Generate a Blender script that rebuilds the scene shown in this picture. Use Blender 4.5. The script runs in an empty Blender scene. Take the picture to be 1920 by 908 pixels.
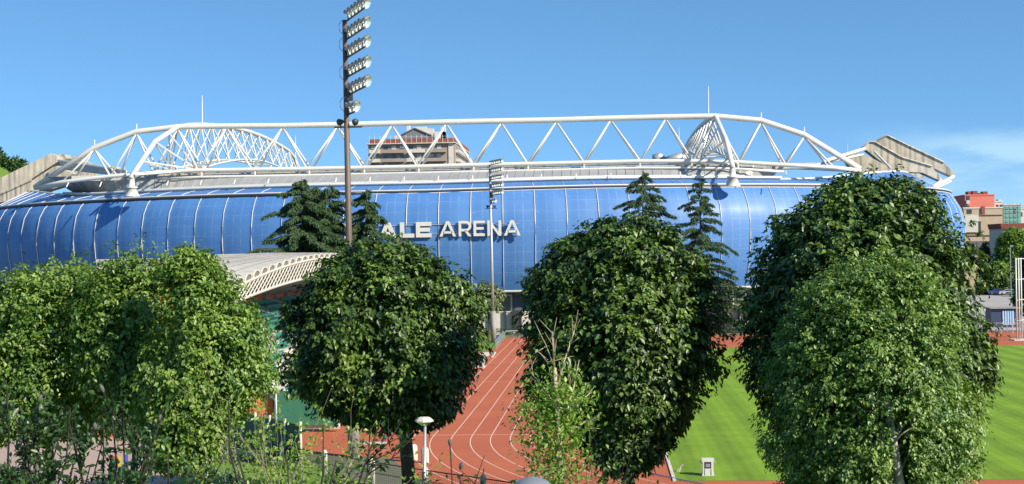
import bpy, math, random
import numpy as np
from mathutils import Vector, Matrix

# ------------------------------------------------------------------ camera, sky, sun
F = 2700.0; CAMZ = 11.4; YAW = math.atan2(170, F); PITCH = math.atan2(21.5, F); ROLL = 0.014
CAM = np.array([0.0, 0.0, CAMZ])
fwd = np.array([-math.sin(YAW)*math.cos(PITCH), math.cos(YAW)*math.cos(PITCH), math.sin(PITCH)])
wr = np.array([math.cos(YAW), math.sin(YAW), 0.0])
wu = np.cross(wr, fwd)
camR = math.cos(ROLL)*wr - math.sin(ROLL)*wu
camU = math.sin(ROLL)*wr + math.cos(ROLL)*wu
sc = bpy.context.scene
cd = bpy.data.cameras.new('camera'); cam = bpy.data.objects.new('camera', cd)
sc.collection.objects.link(cam); sc.camera = cam
cd.sensor_width = 36; cd.lens = 36*F/1920; cd.clip_end = 6000; cd.clip_start = 0.1
M = Matrix(((camR[0], camU[0], -fwd[0], CAM[0]), (camR[1], camU[1], -fwd[1], CAM[1]),
            (camR[2], camU[2], -fwd[2], CAM[2]), (0, 0, 0, 1)))
cam.matrix_world = M

SUN_EL = math.radians(33); SUN_DIR = np.array([0.83*math.cos(SUN_EL), -0.558*math.cos(SUN_EL), math.sin(SUN_EL)])
sd = bpy.data.lights.new('sun', 'SUN'); sun = bpy.data.objects.new('sun', sd); sc.collection.objects.link(sun)
sd.energy = 4.6; sd.angle = math.radians(0.5); sd.color = (1.0, 0.91, 0.77)
sun.rotation_euler = Vector(SUN_DIR).to_track_quat('Z', 'Y').to_euler(); sun.location = (60, -60, 60)

w = bpy.data.worlds.new('World'); sc.world = w; w.use_nodes = True
nt = w.node_tree; N = nt.nodes; L = nt.links
for n in list(N): N.remove(n)
out = N.new('ShaderNodeOutputWorld'); bg = N.new('ShaderNodeBackground'); bg.inputs[1].default_value = 0.136
sky = N.new('ShaderNodeTexSky'); sky.sky_type = 'NISHITA'; sky.sun_disc = False
sky.sun_elevation = SUN_EL; sky.sun_rotation = math.atan2(SUN_DIR[0], SUN_DIR[1])
sky.air_density = 1.0; sky.dust_density = 0.3; sky.ozone_density = 2.5; sky.altitude = 100
tc = N.new('ShaderNodeTexCoord'); sep = N.new('ShaderNodeSeparateXYZ'); L.new(tc.outputs['Generated'], sep.inputs[0])
mz = N.new('ShaderNodeMath'); mz.operation = 'MULTIPLY_ADD'; mz.inputs[1].default_value = 1.6; mz.inputs[2].default_value = 0.20
L.new(sep.outputs[2], mz.inputs[0])
cmb = N.new('ShaderNodeCombineXYZ'); L.new(sep.outputs[0], cmb.inputs[0]); L.new(sep.outputs[1], cmb.inputs[1]); L.new(mz.outputs[0], cmb.inputs[2])
nv = N.new('ShaderNodeVectorMath'); nv.operation = 'NORMALIZE'; L.new(cmb.outputs[0], nv.inputs[0]); L.new(nv.outputs[0], sky.inputs[0])
hs = N.new('ShaderNodeHueSaturation'); hs.inputs['Saturation'].default_value = 1.12; hs.inputs['Value'].default_value = 1.0
L.new(sky.outputs[0], hs.inputs['Color'])
# clouds: low bank towards the right horizon
mp = N.new('ShaderNodeMapping'); mp.inputs['Scale'].default_value = (9, 9, 34); L.new(tc.outputs['Generated'], mp.inputs[0])
ns = N.new('ShaderNodeTexNoise'); ns.inputs['Scale'].default_value = 1.0; ns.inputs['Detail'].default_value = 7; ns.inputs['Roughness'].default_value = 0.55
L.new(mp.outputs[0], ns.inputs[0])
def mr(a, b, c, d, src, smooth=True):
    m = N.new('ShaderNodeMapRange'); m.inputs[1].default_value = a; m.inputs[2].default_value = b
    m.inputs[3].default_value = c; m.inputs[4].default_value = d
    if smooth: m.interpolation_type = 'SMOOTHSTEP'
    L.new(src, m.inputs[0]); return m.outputs[0]
def mm(op, a, b):
    m = N.new('ShaderNodeMath'); m.operation = op
    for i, s in enumerate((a, b)):
        if isinstance(s, (int, float)): m.inputs[i].default_value = s
        else: L.new(s, m.inputs[i])
    return m.outputs[0]
cl = mr(0.40, 0.62, 0, 1, ns.outputs[0])
side = mr(0.13, 0.26, 0, 1, sep.outputs[0])
low = mr(0.088, 0.062, 0, 1, sep.outputs[2])
hz = mm('MULTIPLY', mr(0.085, 0.0, 0, 0.62, sep.outputs[2]), mr(0.02, 0.28, 0.12, 1, sep.outputs[0]))
cf = mm('MULTIPLY', mm('MULTIPLY', cl, mm('MULTIPLY', side, low)), 0.75)
cf = mm('MINIMUM', mm('ADD', cf, hz), 0.8)
mx = N.new('ShaderNodeMix'); mx.data_type = 'RGBA'; L.new(cf, mx.inputs[0]); L.new(hs.outputs[0], mx.inputs[6])
mx.inputs[7].default_value = (2.9, 3.7, 4.6, 1)
ml = N.new('ShaderNodeMix'); ml.data_type = 'RGBA'; ml.blend_type = 'MULTIPLY'; ml.inputs[0].default_value = 1; L.new(mx.outputs[2], ml.inputs[6]); ml.inputs[7].default_value = (.83, 1.0, .99, 1); L.new(ml.outputs[2], bg.inputs[0]); L.new(bg.outputs[0], out.inputs[0])
sc.view_settings.view_transform = 'Standard'; sc.view_settings.look = 'None'; sc.view_settings.gamma = 1; sc.view_settings.exposure = 0.72
sc.view_settings.use_curve_mapping = False
sc.cycles.max_bounces = 6; sc.cycles.diffuse_bounces = 3; sc.cycles.glossy_bounces = 2; sc.cycles.transmission_bounces = 4; sc.cycles.transparent_max_bounces = 6

# ------------------------------------------------------------------ helpers
rng = np.random.default_rng(7); random.seed(7)
def ray(px, py): return fwd + (px-960)/F*camR + (454-py)/F*camU
def P(px, py, Y): d = ray(px, py); return CAM + d*(Y/d[1])
def PZ(px, py, z=0.0): d = ray(px, py); return CAM + d*((z-CAMZ)/d[2])
def XP(px, Y, z=0.0): p = P(px, 475, Y); return np.array([p[0], Y, z])
def nrm(v): v = np.asarray(v, float); return v/ (np.linalg.norm(v)+1e-12)

def mat(name, col, rough=0.6, metal=0.0, spec=0.5, noise=0.0, nscale=5.0, bump=0.0, bscale=20.0, coat=0.0, stain=None):
    m = bpy.data.materials.new(name); m.use_nodes = True
    n = m.node_tree.nodes; l = m.node_tree.links; b = n['Principled BSDF']
    b.inputs['Base Color'].default_value = (*col, 1); b.inputs['Roughness'].default_value = rough
    b.inputs['Metallic'].default_value = metal; b.inputs['Specular IOR Level'].default_value = spec
    b.inputs['Coat Weight'].default_value = coat
    g = n.new('ShaderNodeNewGeometry')
    if noise:
        t = n.new('ShaderNodeTexNoise'); t.inputs['Scale'].default_value = nscale; t.inputs['Detail'].default_value = 6
        l.new(g.outputs['Position'], t.inputs[0])
        r = n.new('ShaderNodeMapRange'); r.inputs[1].default_value = .3; r.inputs[2].default_value = .7
        r.inputs[3].default_value = 1-noise; r.inputs[4].default_value = 1+noise; l.new(t.outputs[0], r.inputs[0])
        v = n.new('ShaderNodeVectorMath'); v.operation = 'SCALE'; v.inputs[0].default_value = col
        l.new(r.outputs[0], v.inputs['Scale']); l.new(v.outputs[0], b.inputs['Base Color'])
    if stain:
        mpn = n.new('ShaderNodeMapping'); mpn.inputs['Scale'].default_value = stain[1]; l.new(g.outputs['Position'], mpn.inputs[0])
        t = n.new('ShaderNodeTexNoise'); t.inputs['Scale'].default_value = 1; t.inputs['Detail'].default_value = 5; l.new(mpn.outputs[0], t.inputs[0])
        r = n.new('ShaderNodeMapRange'); r.inputs[1].default_value = .45; r.inputs[2].default_value = .7; l.new(t.outputs[0], r.inputs[0])
        x = n.new('ShaderNodeMix'); x.data_type = 'RGBA'; l.new(r.outputs[0], x.inputs[0])
        if noise: l.new(v.outputs[0], x.inputs[6])
        else: x.inputs[6].default_value = (*col, 1)
        x.inputs[7].default_value = (*stain[0], 1); l.new(x.outputs[2], b.inputs['Base Color'])
    if bump:
        t = n.new('ShaderNodeTexNoise'); t.inputs['Scale'].default_value = bscale; t.inputs['Detail'].default_value = 4; l.new(g.outputs['Position'], t.inputs[0])
        bp = n.new('ShaderNodeBump'); bp.inputs['Strength'].default_value = bump; bp.inputs['Distance'].default_value = .05
        l.new(t.outputs[0], bp.inputs['Height']); l.new(bp.outputs[0], b.inputs['Normal'])
    return m

def tag(o, label=None, cat=None, group=None, kind=None):
    if label: o['label'] = label
    if cat: o['category'] = cat
    if group: o['group'] = group
    if kind: o['kind'] = kind
    return o
def link(o, parent=None):
    sc.collection.objects.link(o)
    if parent is not None: o.parent = parent
    return o
def empty(name, loc, label=None, cat=None, group=None):
    o = bpy.data.objects.new(name, None); o.location = tuple(loc); o.empty_display_size = .2
    link(o); o['_org'] = list(map(float, loc)); return tag(o, label, cat, group)
def mesh_np(name, V, Fs, m, parent=None, smooth=False, col=None, uv=None, origin=None):
    """V (n,3), Fs list of lists or (n,k) array."""
    me = bpy.data.meshes.new(name); V = np.asarray(V, float)
    if origin is None: origin = np.array(parent['_org']) if (parent is not None and '_org' in parent) else np.zeros(3)
    Vl = V - np.asarray(origin)
    if isinstance(Fs, np.ndarray):
        k = Fs.shape[1]; nf = Fs.shape[0]
        me.vertices.add(len(V)); me.vertices.foreach_set('co', Vl.ravel().astype(np.float32))
        me.loops.add(nf*k); me.loops.foreach_set('vertex_index', Fs.ravel().astype(np.int32))
        me.polygons.add(nf); me.polygons.foreach_set('loop_start', np.arange(0, nf*k, k, dtype=np.int32))
        me.update(calc_edges=True)
    else:
        me.from_pydata([tuple(v) for v in Vl], [], [tuple(f) for f in Fs]); me.update()
    if smooth: me.polygons.foreach_set('use_smooth', [True]*len(me.polygons))
    if col is not None:
        a = me.color_attributes.new('tint', 'FLOAT_COLOR', 'POINT')
        a.data.foreach_set('color', np.asarray(col, np.float32).ravel())
    if uv is not None:
        ul = me.uv_layers.new(name='uv'); vi = np.empty(len(me.loops), np.int32); me.loops.foreach_get('vertex_index', vi)
        ul.data.foreach_set('uv', np.asarray(uv, np.float32)[vi].ravel())
    me.materials.append(m); o = bpy.data.objects.new(name, me); link(o, parent)
    if parent is None or '_org' not in parent:
        if parent is None: o.location = tuple(origin)
    o['_org'] = list(map(float, origin))
    return o

class MB:
    def __init__(s): s.v = []; s.f = []
    def poly(s, pts): k = len(s.v); s.v += [tuple(p) for p in pts]; s.f.append(list(range(k, k+len(pts)))); return s
    def prism(s, pts, vec):
        n = len(pts); k = len(s.v); vec = np.asarray(vec, float)
        s.v += [tuple(p) for p in pts] + [tuple(np.asarray(p)+vec) for p in pts]
        s.f.append([k+i for i in range(n)][::-1]); s.f.append([k+n+i for i in range(n)])
        for i in range(n): j = (i+1) % n; s.f.append([k+i, k+j, k+n+j, k+n+i])
        return s
    def box(s, a, b):
        a = np.minimum(a, b).astype(float), np.maximum(a, b).astype(float); a, b = a
        return s.prism([(a[0], a[1], a[2]), (b[0], a[1], a[2]), (b[0], b[1], a[2]), (a[0], b[1], a[2])], (0, 0, b[2]-a[2]))
    def tube(s, pts, r, n=8, cap=True):
        pts = [np.asarray(p, float) for p in pts]; m = len(pts)
        rs = r if hasattr(r, '__len__') else [r]*m; k = len(s.v)
        for i, p in enumerate(pts):
            t = nrm(pts[min(i+1, m-1)] - pts[max(i-1, 0)])
            a = np.cross(t, (0, 0, 1)); a = nrm(a) if np.linalg.norm(a) > 1e-3 else np.array([1., 0, 0])
            b = np.cross(t, a)
            for j in range(n):
                q = 2*math.pi*j/n; s.v.append(tuple(p + rs[i]*(math.cos(q)*a + math.sin(q)*b)))
        for i in range(m-1):
            for j in range(n): j2 = (j+1) % n; s.f.append([k+i*n+j, k+i*n+j2, k+(i+1)*n+j2, k+(i+1)*n+j])
        if cap: s.f.append([k+j for j in range(n)][::-1]); s.f.append([k+(m-1)*n+j for j in range(n)])
        return s
    def lathe(s, c, axis, prof, n=16):
        """prof: list of (dist along axis, radius)."""
        return s.tube([np.asarray(c)+nrm(axis)*d for d, _ in prof], [r for _, r in prof], n, cap=False)
    def build(s, name, m, parent=None, smooth=False, origin=None):
        return mesh_np(name, s.v, s.f, m, parent, smooth, origin=origin)
def copy_tree(o, parent=None):
    c = o.copy(); link(c, parent)
    for ch in list(o.children): copy_tree(ch, c)
    return c

# ------------------------------------------------------------------ materials
WHITE = mat('white_paint', (.62, .595, .53), .38, noise=.05, nscale=.5)
WHITE2 = mat('off_white_paint', (.52, .49, .42), .5, noise=.10, nscale=.8)
ROOFG = mat('grey_roof_metal', (.31, .31, .30), .45, noise=.08, nscale=.4)
CONC = mat('weathered_concrete', (.50, .44, .33), .9, noise=.2, nscale=.5, stain=((.22, .19, .15), (1.6, .3, .10)), bump=.3, bscale=3)
CONCL = mat('pale_concrete', (.55, .51, .43), .9, noise=.12, nscale=.8, bump=.2)
CONCD = mat('grey_concrete', (.27, .25, .23), .9, noise=.15, nscale=1.5, bump=.2)
DARK = mat('dark_metal', (.035, .037, .042), .5)
DGREY = mat('dark_grey', (.10, .10, .12), .6, noise=.15, nscale=.4)
MASTB = mat('brown_steel', (.115, .082, .058), .55, noise=.15, nscale=2)
GALV = mat('galvanised_steel', (.42, .43, .44), .42, .5, noise=.1, nscale=3)
ALU = mat('lamp_housing', (.30, .28, .25), .35, .7, noise=.2, nscale=6)
REFL = mat('reflector', (.72, .78, .74), .22, .55, noise=.1, nscale=9)
ORANGE = mat('orange_render', (.56, .15, .05), .85, noise=.10, nscale=2)
GREEN_SEAT = mat('green_plastic', (.03, .21, .14), .45, noise=.15, nscale=1)
GREEN_P = mat('green_panel', (.035, .15, .085), .7, noise=.08, nscale=2)
GREEN_M = mat('green_mesh', (.035, .09, .06), .85, noise=.2, nscale=8)
GLASS = mat('window_glass', (.03, .04, .05), .12, spec=.8)
RED = mat('brick_red', (.24, .07, .048), .85, noise=.12, nscale=1)
BEIGE = mat('beige_render', (.30, .24, .19), .9, noise=.12, nscale=.3)
PINK = mat('coral_render', (.62, .17, .12), .9, noise=.06, nscale=.5)
TAN = mat('tan_brick', (.42, .33, .22), .9, noise=.08, nscale=.7)
NETG = mat('green_netting', (.10, .34, .26), .9, noise=.25, nscale=.35)
BLACKR = mat('black_rail', (.02, .02, .022), .5)
BARK = mat('bark', (.075, .055, .04), .95, noise=.3, nscale=6, bump=.6, bscale=14)
BARKP = mat('pale_bark', (.36, .33, .28), .9, noise=.35, nscale=5, bump=.4, bscale=10)
TWIG = mat('shaded_twig_bark', (.018, .013, .010), .85, noise=.2, nscale=20)  # colour darkened so sunlit near twigs look as if in shade
TWIGP = mat('pale_twig', (.40, .33, .22), .85, noise=.2, nscale=9)

def leaf_mat(name, c1, c2, trans=.3, rough=.42, spec=.5):
    m = bpy.data.materials.new(name); m.use_nodes = True
    n = m.node_tree.nodes; l = m.node_tree.links; b = n['Principled BSDF']; o = n['Material Output']
    a = n.new('ShaderNodeAttribute'); a.attribute_name = 'tint'
    s = n.new('ShaderNodeSeparateColor'); l.new(a.outputs['Color'], s.inputs[0])
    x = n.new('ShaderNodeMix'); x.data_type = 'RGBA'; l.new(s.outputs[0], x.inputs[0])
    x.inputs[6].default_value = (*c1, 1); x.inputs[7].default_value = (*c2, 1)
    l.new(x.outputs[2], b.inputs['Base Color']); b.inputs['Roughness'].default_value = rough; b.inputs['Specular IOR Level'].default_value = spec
    if trans > 0:
        t = n.new('ShaderNodeBsdfTranslucent'); mlt = n.new('ShaderNodeMix'); mlt.data_type = 'RGBA'; mlt.blend_type = 'MULTIPLY'; mlt.inputs[0].default_value = 1
        l.new(x.outputs[2], mlt.inputs[6]); mlt.inputs[7].default_value = (1.5, 1.7, .5, 1); l.new(mlt.outputs[2], t.inputs[0])
        ms = n.new('ShaderNodeMixShader'); ms.inputs[0].default_value = trans
        l.new(b.outputs[0], ms.inputs[1]); l.new(t.outputs[0], ms.inputs[2]); l.new(ms.outputs[0], o.inputs[0])
    return m
LF_LIND = leaf_mat('linden_leaves', (.012, .038, .008), (.140, .225, .034), .10)  # dark end of the range puts deeper shade into the leaf colour
LF_LIGHT = leaf_mat('light_leaves', (.058, .130, .018), (.25, .35, .065), .26)
LF_BIRCH = leaf_mat('hornbeam_leaves', (.050, .115, .018), (.25, .36, .075), .22)
LF_YEL = leaf_mat('young_leaves', (.10, .19, .02), (.26, .36, .06), .3)
LF_CON = leaf_mat('cedar_needles', (.035, .080, .032), (.085, .15, .055), .08, .6, .3)
LF_OLV = leaf_mat('olive_leaves', (.10, .14, .055), (.22, .26, .12), .15)
LF_DK = leaf_mat('dark_leaves', (.016, .04, .012), (.06, .12, .028), .15)
LF_FAR = leaf_mat('far_wood_leaves', (.025, .06, .02), (.07, .13, .035), .1, .8, .2)

def leaves(pos, axis, nor, size, width=.62, fold=.22):
    """diamond leaves folded along the midrib. pos (n,3) stalk, axis tip direction, nor face normal, size (n,)"""
    n = len(pos); ax = axis/np.linalg.norm(axis, axis=1)[:, None]
    sd_ = np.cross(ax, nor); sd_ /= np.linalg.norm(sd_, axis=1)[:, None]+1e-9
    up = np.cross(sd_, ax); S = size[:, None]
    a = pos; b = pos + ax*S*.45 + sd_*S*width*.5 + up*S*fold*.5; c = pos + ax*S - up*S*.12; d = pos + ax*S*.45 - sd_*S*width*.5 + up*S*fold*.5
    V = np.stack([a, b, c, d], 1).reshape(-1, 3)
    i = np.arange(n)*4
    Fc = np.concatenate([np.stack([i, i+1, i+2], 1), np.stack([i, i+2, i+3], 1)])
    return V, Fc
def rdir(n):
    v = rng.normal(size=(n, 3)); return v/np.linalg.norm(v, axis=1)[:, None]
def tint(n, per=4, base=None):
    t = np.clip((rng.random(n) if base is None else base + rng.normal(0, .16, n)), 0, 1)
    c = np.ones((n, 4), np.float32); c[:, 0] = t; return np.repeat(c, per, axis=0)

def crown_from_profile(prof, Y, nspray, nleaf, lsize, spray_len, droop=.8, shell=(.45, 1.0), depth=1.0, lump=.16, flat=.55, spread=.17, fill_=3.2, wild=.03):
    """prof: list (py, xl, xr) in photo pixels at depth Y; turned into heights and radii of a solid crown."""
    zs, cx, rr = [], [], []
    for py, xl, xr in prof:
        a = P(xl, py, Y); b = P(xr, py, Y); zs.append((a[2]+b[2])/2); cx.append((a[0]+b[0])/2); rr.append(abs(b[0]-a[0])/2)
    zs = np.array(zs)[::-1]; cx = np.array(cx)[::-1]; rr = np.array(rr)[::-1]
    zq = np.linspace(zs[0]+spray_len*.5, zs[-1]-spray_len*.55, 200); rq = np.interp(zq, zs, rr); cdf = np.cumsum(rq+.3); cdf /= cdf[-1]
    # sprays hang in clusters at the limb tips, so clumps and gaps form
    per = 6; nc = max(nspray//per, 20); nspray = nc*per
    zc = np.interp(rng.random(nc), cdf, zq); thc = rng.random(nc)*2*math.pi
    R = np.interp(zc, zs, rr); C = np.interp(zc, zs, cx)
    ph = rng.random(6)*6.28
    l = 1 + lump*(np.sin(2*thc+zc*1.1+ph[0])*.35+np.sin(5*thc-zc*2.3+ph[1])*.35+np.sin(9*thc+zc*3.7+ph[2])*.3+np.sin(3*zc+ph[3]+thc)*.3) - lump*.3
    frc = shell[0] + (shell[1]-shell[0])*rng.random(nc)**.4; frc = np.where(rng.random(nc) < .05, frc+.07, frc)
    rep = lambda a: np.repeat(a, per)
    z = rep(zc)+rng.normal(0, spray_len*.30, nspray); th = rep(thc)
    SL = spray_len*(.55+.8*rng.random(nspray))
    R2 = np.maximum(rep(R*l*frc) - SL*.95, .05)
    base = np.stack([rep(C) + R2*np.cos(th), Y + depth*R2*np.sin(th), z], 1) + rng.normal(0, spray_len*.26, (nspray, 3))
    tt = (z-zs[0])/(zs[-1]-zs[0]); slope = np.clip((tt-.5)*2.0, -.15, .9)
    od = np.stack([np.cos(th), depth*np.sin(th), slope], 1) + rng.normal(0, .42, (nspray, 3)); od /= np.linalg.norm(od, axis=1)[:, None]
    tbase = np.clip(rep(.42+rng.normal(0, .22, nc))+rng.normal(0, .12, nspray), 0, 1)
    s = rng.random((nspray, nleaf))**.8
    pos = base[:, None, :] + od[:, None, :]*(SL[:, None]*s)[..., None]
    pos[..., 2] -= droop*SL[:, None]*s**2*.6
    pos += rng.normal(0, 1, pos.shape)*np.array([1, 1, .6])*spread*SL[:, None, None]*(.45+.5*s[..., None])
    pos = pos.reshape(-1, 3); tb2 = np.repeat(tbase, nleaf); o2 = np.repeat(od, nleaf, axis=0)
    # the crown is pruned: nothing grows far past its outline
    jit = np.repeat(np.repeat(rng.random(nc), per), nleaf)*spray_len*.45 - spray_len*.12 + np.where(np.repeat(np.repeat(rng.random(nc) < wild, per), nleaf), spray_len*.9, 0)
    rad = np.hypot(pos[:, 0]-np.interp(pos[:, 2], zs, cx), (pos[:, 1]-Y)/depth)
    rz_ = np.interp(pos[:, 2], zs, rr, left=0, right=0)
    keep = (rad < rz_+jit) | ((pos[:, 2] > zs[-1]) & (pos[:, 2] < zs[-1]+jit*1.6) & (rad < rr[-1]+jit))
    pos = pos[keep]; tb2 = tb2[keep]; o2 = o2[keep]
    # big inner leaves added to block light, tinted darker as painted shade
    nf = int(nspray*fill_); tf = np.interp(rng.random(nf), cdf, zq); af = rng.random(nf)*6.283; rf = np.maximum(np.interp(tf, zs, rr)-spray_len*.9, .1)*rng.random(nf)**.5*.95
    fill = np.stack([np.interp(tf, zs, cx)+rf*np.cos(af), Y+depth*rf*np.sin(af), tf], 1)
    n1 = len(pos); pos = np.concatenate([pos, fill]); n = len(pos)
    o3 = np.concatenate([o2, rdir(nf)])
    sgn = np.where(rng.random(n) < .5, -1., 1.)[:, None]; sdv = np.cross(o3, [0, 0, 1.])*sgn
    ax = o3*.55 + sdv*.6 + rdir(n)*.45 + np.array([0, 0, -.6])
    no = rdir(n)*.55 + np.array([0, 0, .9]) + o3*flat
    V, Fc = leaves(pos, ax, no, np.concatenate([lsize*(.65+.7*rng.random(n1)), lsize*(1.6+.6*rng.random(nf))]))
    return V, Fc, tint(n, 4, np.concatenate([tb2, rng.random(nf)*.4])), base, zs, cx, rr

def branch(mb, p, d, length, r, depth, tips, spread=.55, up=.15, seg=4, nchild=3, nside=6, curl=.12):
    pts = [np.array(p, float)]; rs = [r]; d = nrm(d)
    for i in range(seg):
        d = nrm(d + rng.normal(0, curl, 3) + np.array([0, 0, up*.3])); pts.append(pts[-1]+d*length/seg); rs.append(r*(1-.55*(i+1)/seg))
    mb.tube(pts, rs, nside)
    if depth <= 0: tips.append((pts[-1], d, pts)); return
    for k in range(nchild):
        i = random.randint(max(1, seg//2-1), seg); q = pts[i]
        nd = nrm(d + rng.normal(0, spread, 3) + np.array([0, 0, up]))
        branch(mb, q, nd, length*random.uniform(.55, .8), rs[i]*.72, depth-1, tips, spread, up, seg, nchild, max(4, nside-1), curl)

def tree(name, label, cat, prof, Y, trunk_px, trunk_r, matl, bark, nspray, nleaf, lsize, spray_len, group=None, limbs=9, trunk_top=.55, z0=0.0, hole=(), dy=0.0, **kw):
    V, Fc, col, base, zs, cx, rr = crown_from_profile(prof, Y, nspray, nleaf, lsize, spray_len, **kw)
    V[:, 1] += dy; base[:, 1] += dy
    if hole:   # thin places in the foliage where the wood shows
        nl = len(V)//4; L0 = V.reshape(nl, 4, 3); c = L0[:, 0]; dd = c-CAM; w_ = dd@fwd; pxx = 960+F*(dd@camR)/w_; pyy = 454-F*(dd@camU)/w_; kp = np.ones(nl, bool)
        for (a0, a1, b0_, b1, pr) in hole: kp &= ~((pxx > a0) & (pxx < a1) & (pyy > b0_) & (pyy < b1) & (c[:, 1] < Y+.35) & (rng.random(nl) < pr))
        V = L0[kp].reshape(-1, 3); col = col.reshape(nl, 4, 4)[kp].reshape(-1, 4); i4 = np.arange(kp.sum())*4; Fc = np.concatenate([np.stack([i4, i4+1, i4+2], 1), np.stack([i4, i4+2, i4+3], 1)])
    g = XP(trunk_px, Y, z0); root = empty(name, g, label, cat, group)
    mb = MB(); top = np.array([np.interp(zs[0]+(zs[-1]-zs[0])*trunk_top, zs, cx), Y, zs[0]+(zs[-1]-zs[0])*trunk_top])
    m0 = (g+top)/2; m0[0] = g[0]*.7+top[0]*.3+.1
    f0 = zs[0]; pts = [g, g*.55+m0*.45+np.array([.05, 0, 0]), m0, m0*.4+top*.6, top]
    mb.tube([g+np.array([0, 0, -.2]), g+np.array([0, 0, .35])]+pts[1:], [trunk_r*1.45, trunk_r*1.1, trunk_r, trunk_r*.9, trunk_r*.6, trunk_r*.25], 12)
    # limbs to spray bases
    idx = rng.choice(len(base), limbs*6, replace=False)
    for k in idx:
        q = base[k]; h = min(max(q[2]-np.linalg.norm(q[:2]-top[:2])*.8, f0-.2), top[2]-.1)
        t = (h-g[2])/(top[2]-g[2]); s = g*(1-t)+top*t
        mid = s*.5+q*.5+np.array([0, 0, .12*np.linalg.norm(q-s)])
        mb.tube([s, mid, q], [trunk_r*.30, trunk_r*.18, trunk_r*.05], 5)
    mb.build('trunk', bark, root, True)
    mesh_np('crown', V, Fc, matl, root, False, col)
    return root

# ------------------------------------------------------------------ ground, track, lawn
def ground_mat(name, c1, c2, sc1, sc2=None, rough=.9, bump=.3, bscale=8, amt=1.0):
    m = bpy.data.materials.new(name); m.use_nodes = True
    n = m.node_tree.nodes; l = m.node_tree.links; b = n['Principled BSDF']; g = n.new('ShaderNodeNewGeometry')
    t = n.new('ShaderNodeTexNoise'); t.inputs['Scale'].default_value = sc1; t.inputs['Detail'].default_value = 8; t.inputs['Roughness'].default_value = .65; l.new(g.outputs['Position'], t.inputs[0])
    r = n.new('ShaderNodeMapRange'); r.inputs[1].default_value = .3; r.inputs[2].default_value = .7; l.new(t.outputs[0], r.inputs[0])
    x = n.new('ShaderNodeMix'); x.data_type = 'RGBA'; l.new(r.outputs[0], x.inputs[0]); x.inputs[6].default_value = (*c1, 1); x.inputs[7].default_value = (*c2, 1)
    l.new(x.outputs[2], b.inputs['Base Color']); b.inputs['Roughness'].default_value = rough; b.inputs['Specular IOR Level'].default_value = .25
    t2 = n.new('ShaderNodeTexNoise'); t2.inputs['Scale'].default_value = bscale; t2.inputs['Detail'].default_value = 5; l.new(g.outputs['Position'], t2.inputs[0])
    bp = n.new('ShaderNodeBump'); bp.inputs['Strength'].default_value = bump; bp.inputs['Distance'].default_value = .05; l.new(t2.outputs[0], bp.inputs['Height']); l.new(bp.outputs[0], b.inputs['Normal'])
    return m, n, l, b, g, x
GROUND = ground_mat('ground_earth', (.10, .11, .06), (.17, .16, .11), .08)[0]
PAVE = ground_mat('pink_paving', (.34, .25, .21), (.42, .32, .27), .25, bscale=5)[0]
ASPH = ground_mat('plaza_asphalt', (.30, .27, .25), (.40, .37, .34), .1)[0]
TRACK, n_, l_, b_, g_, x_ = ground_mat('red_track', (.365, .094, .046), (.435, .122, .056), .12, bscale=30, bump=.15)
# lawn with mowing stripes running along the pitch
LAWN, n_, l_, b_, g_, x_ = ground_mat('mown_lawn', (.125, .225, .010), (.185, .30, .020), .35, bscale=14, bump=.8)
s_ = n_.new('ShaderNodeSeparateXYZ'); l_.new(g_.outputs['Position'], s_.inputs[0])
def sinband(freq, ph, node_in):
    a = n_.new('ShaderNodeMath'); a.operation = 'MULTIPLY_ADD'; a.inputs[1].default_value = freq; a.inputs[2].default_value = ph; l_.new(node_in, a.inputs[0])
    b = n_.new('ShaderNodeMath'); b.operation = 'SINE'; l_.new(a.outputs[0], b.inputs[0]); return b.outputs[0]
st = sinband(2*math.pi/2.6, .4, s_.outputs[0]); st2 = sinband(2*math.pi/.62, .4, s_.outputs[0])
ad = n_.new('ShaderNodeMath'); ad.operation = 'MULTIPLY_ADD'; ad.inputs[1].default_value = .35; l_.new(st2, ad.inputs[0]); l_.new(st, ad.inputs[2])
rr_ = n_.new('ShaderNodeMapRange'); rr_.inputs[1].default_value = -1.2; rr_.inputs[2].default_value = 1.2; rr_.inputs[3].default_value = .82; rr_.inputs[4].default_value = 1.16; l_.new(ad.outputs[0], rr_.inputs[0])
vs = n_.new('ShaderNodeVectorMath'); vs.operation = 'SCALE'; l_.new(x_.outputs[2], vs.inputs[0]); l_.new(rr_.outputs[0], vs.inputs['Scale']); l_.new(vs.outputs[0], b_.inputs['Base Color'])
VERGE = ground_mat('verge_grass', (.09, .18, .02), (.17, .27, .05), .9, bscale=10, bump=1)[0]
LINEW = mat('track_line_paint', (.70, .50, .38), .8, noise=.12, nscale=1.2)

def sheet(name, pts, z, m, **kw):
    o = mesh_np(name, [(p[0], p[1], z) for p in pts], [list(range(len(pts)))], m); return tag(o, kind='structure', **kw)
sheet('ground', [(-2500, 34), (2500, 34), (2500, 4000), (-2500, 4000)], -0.004, GROUND)
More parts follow.
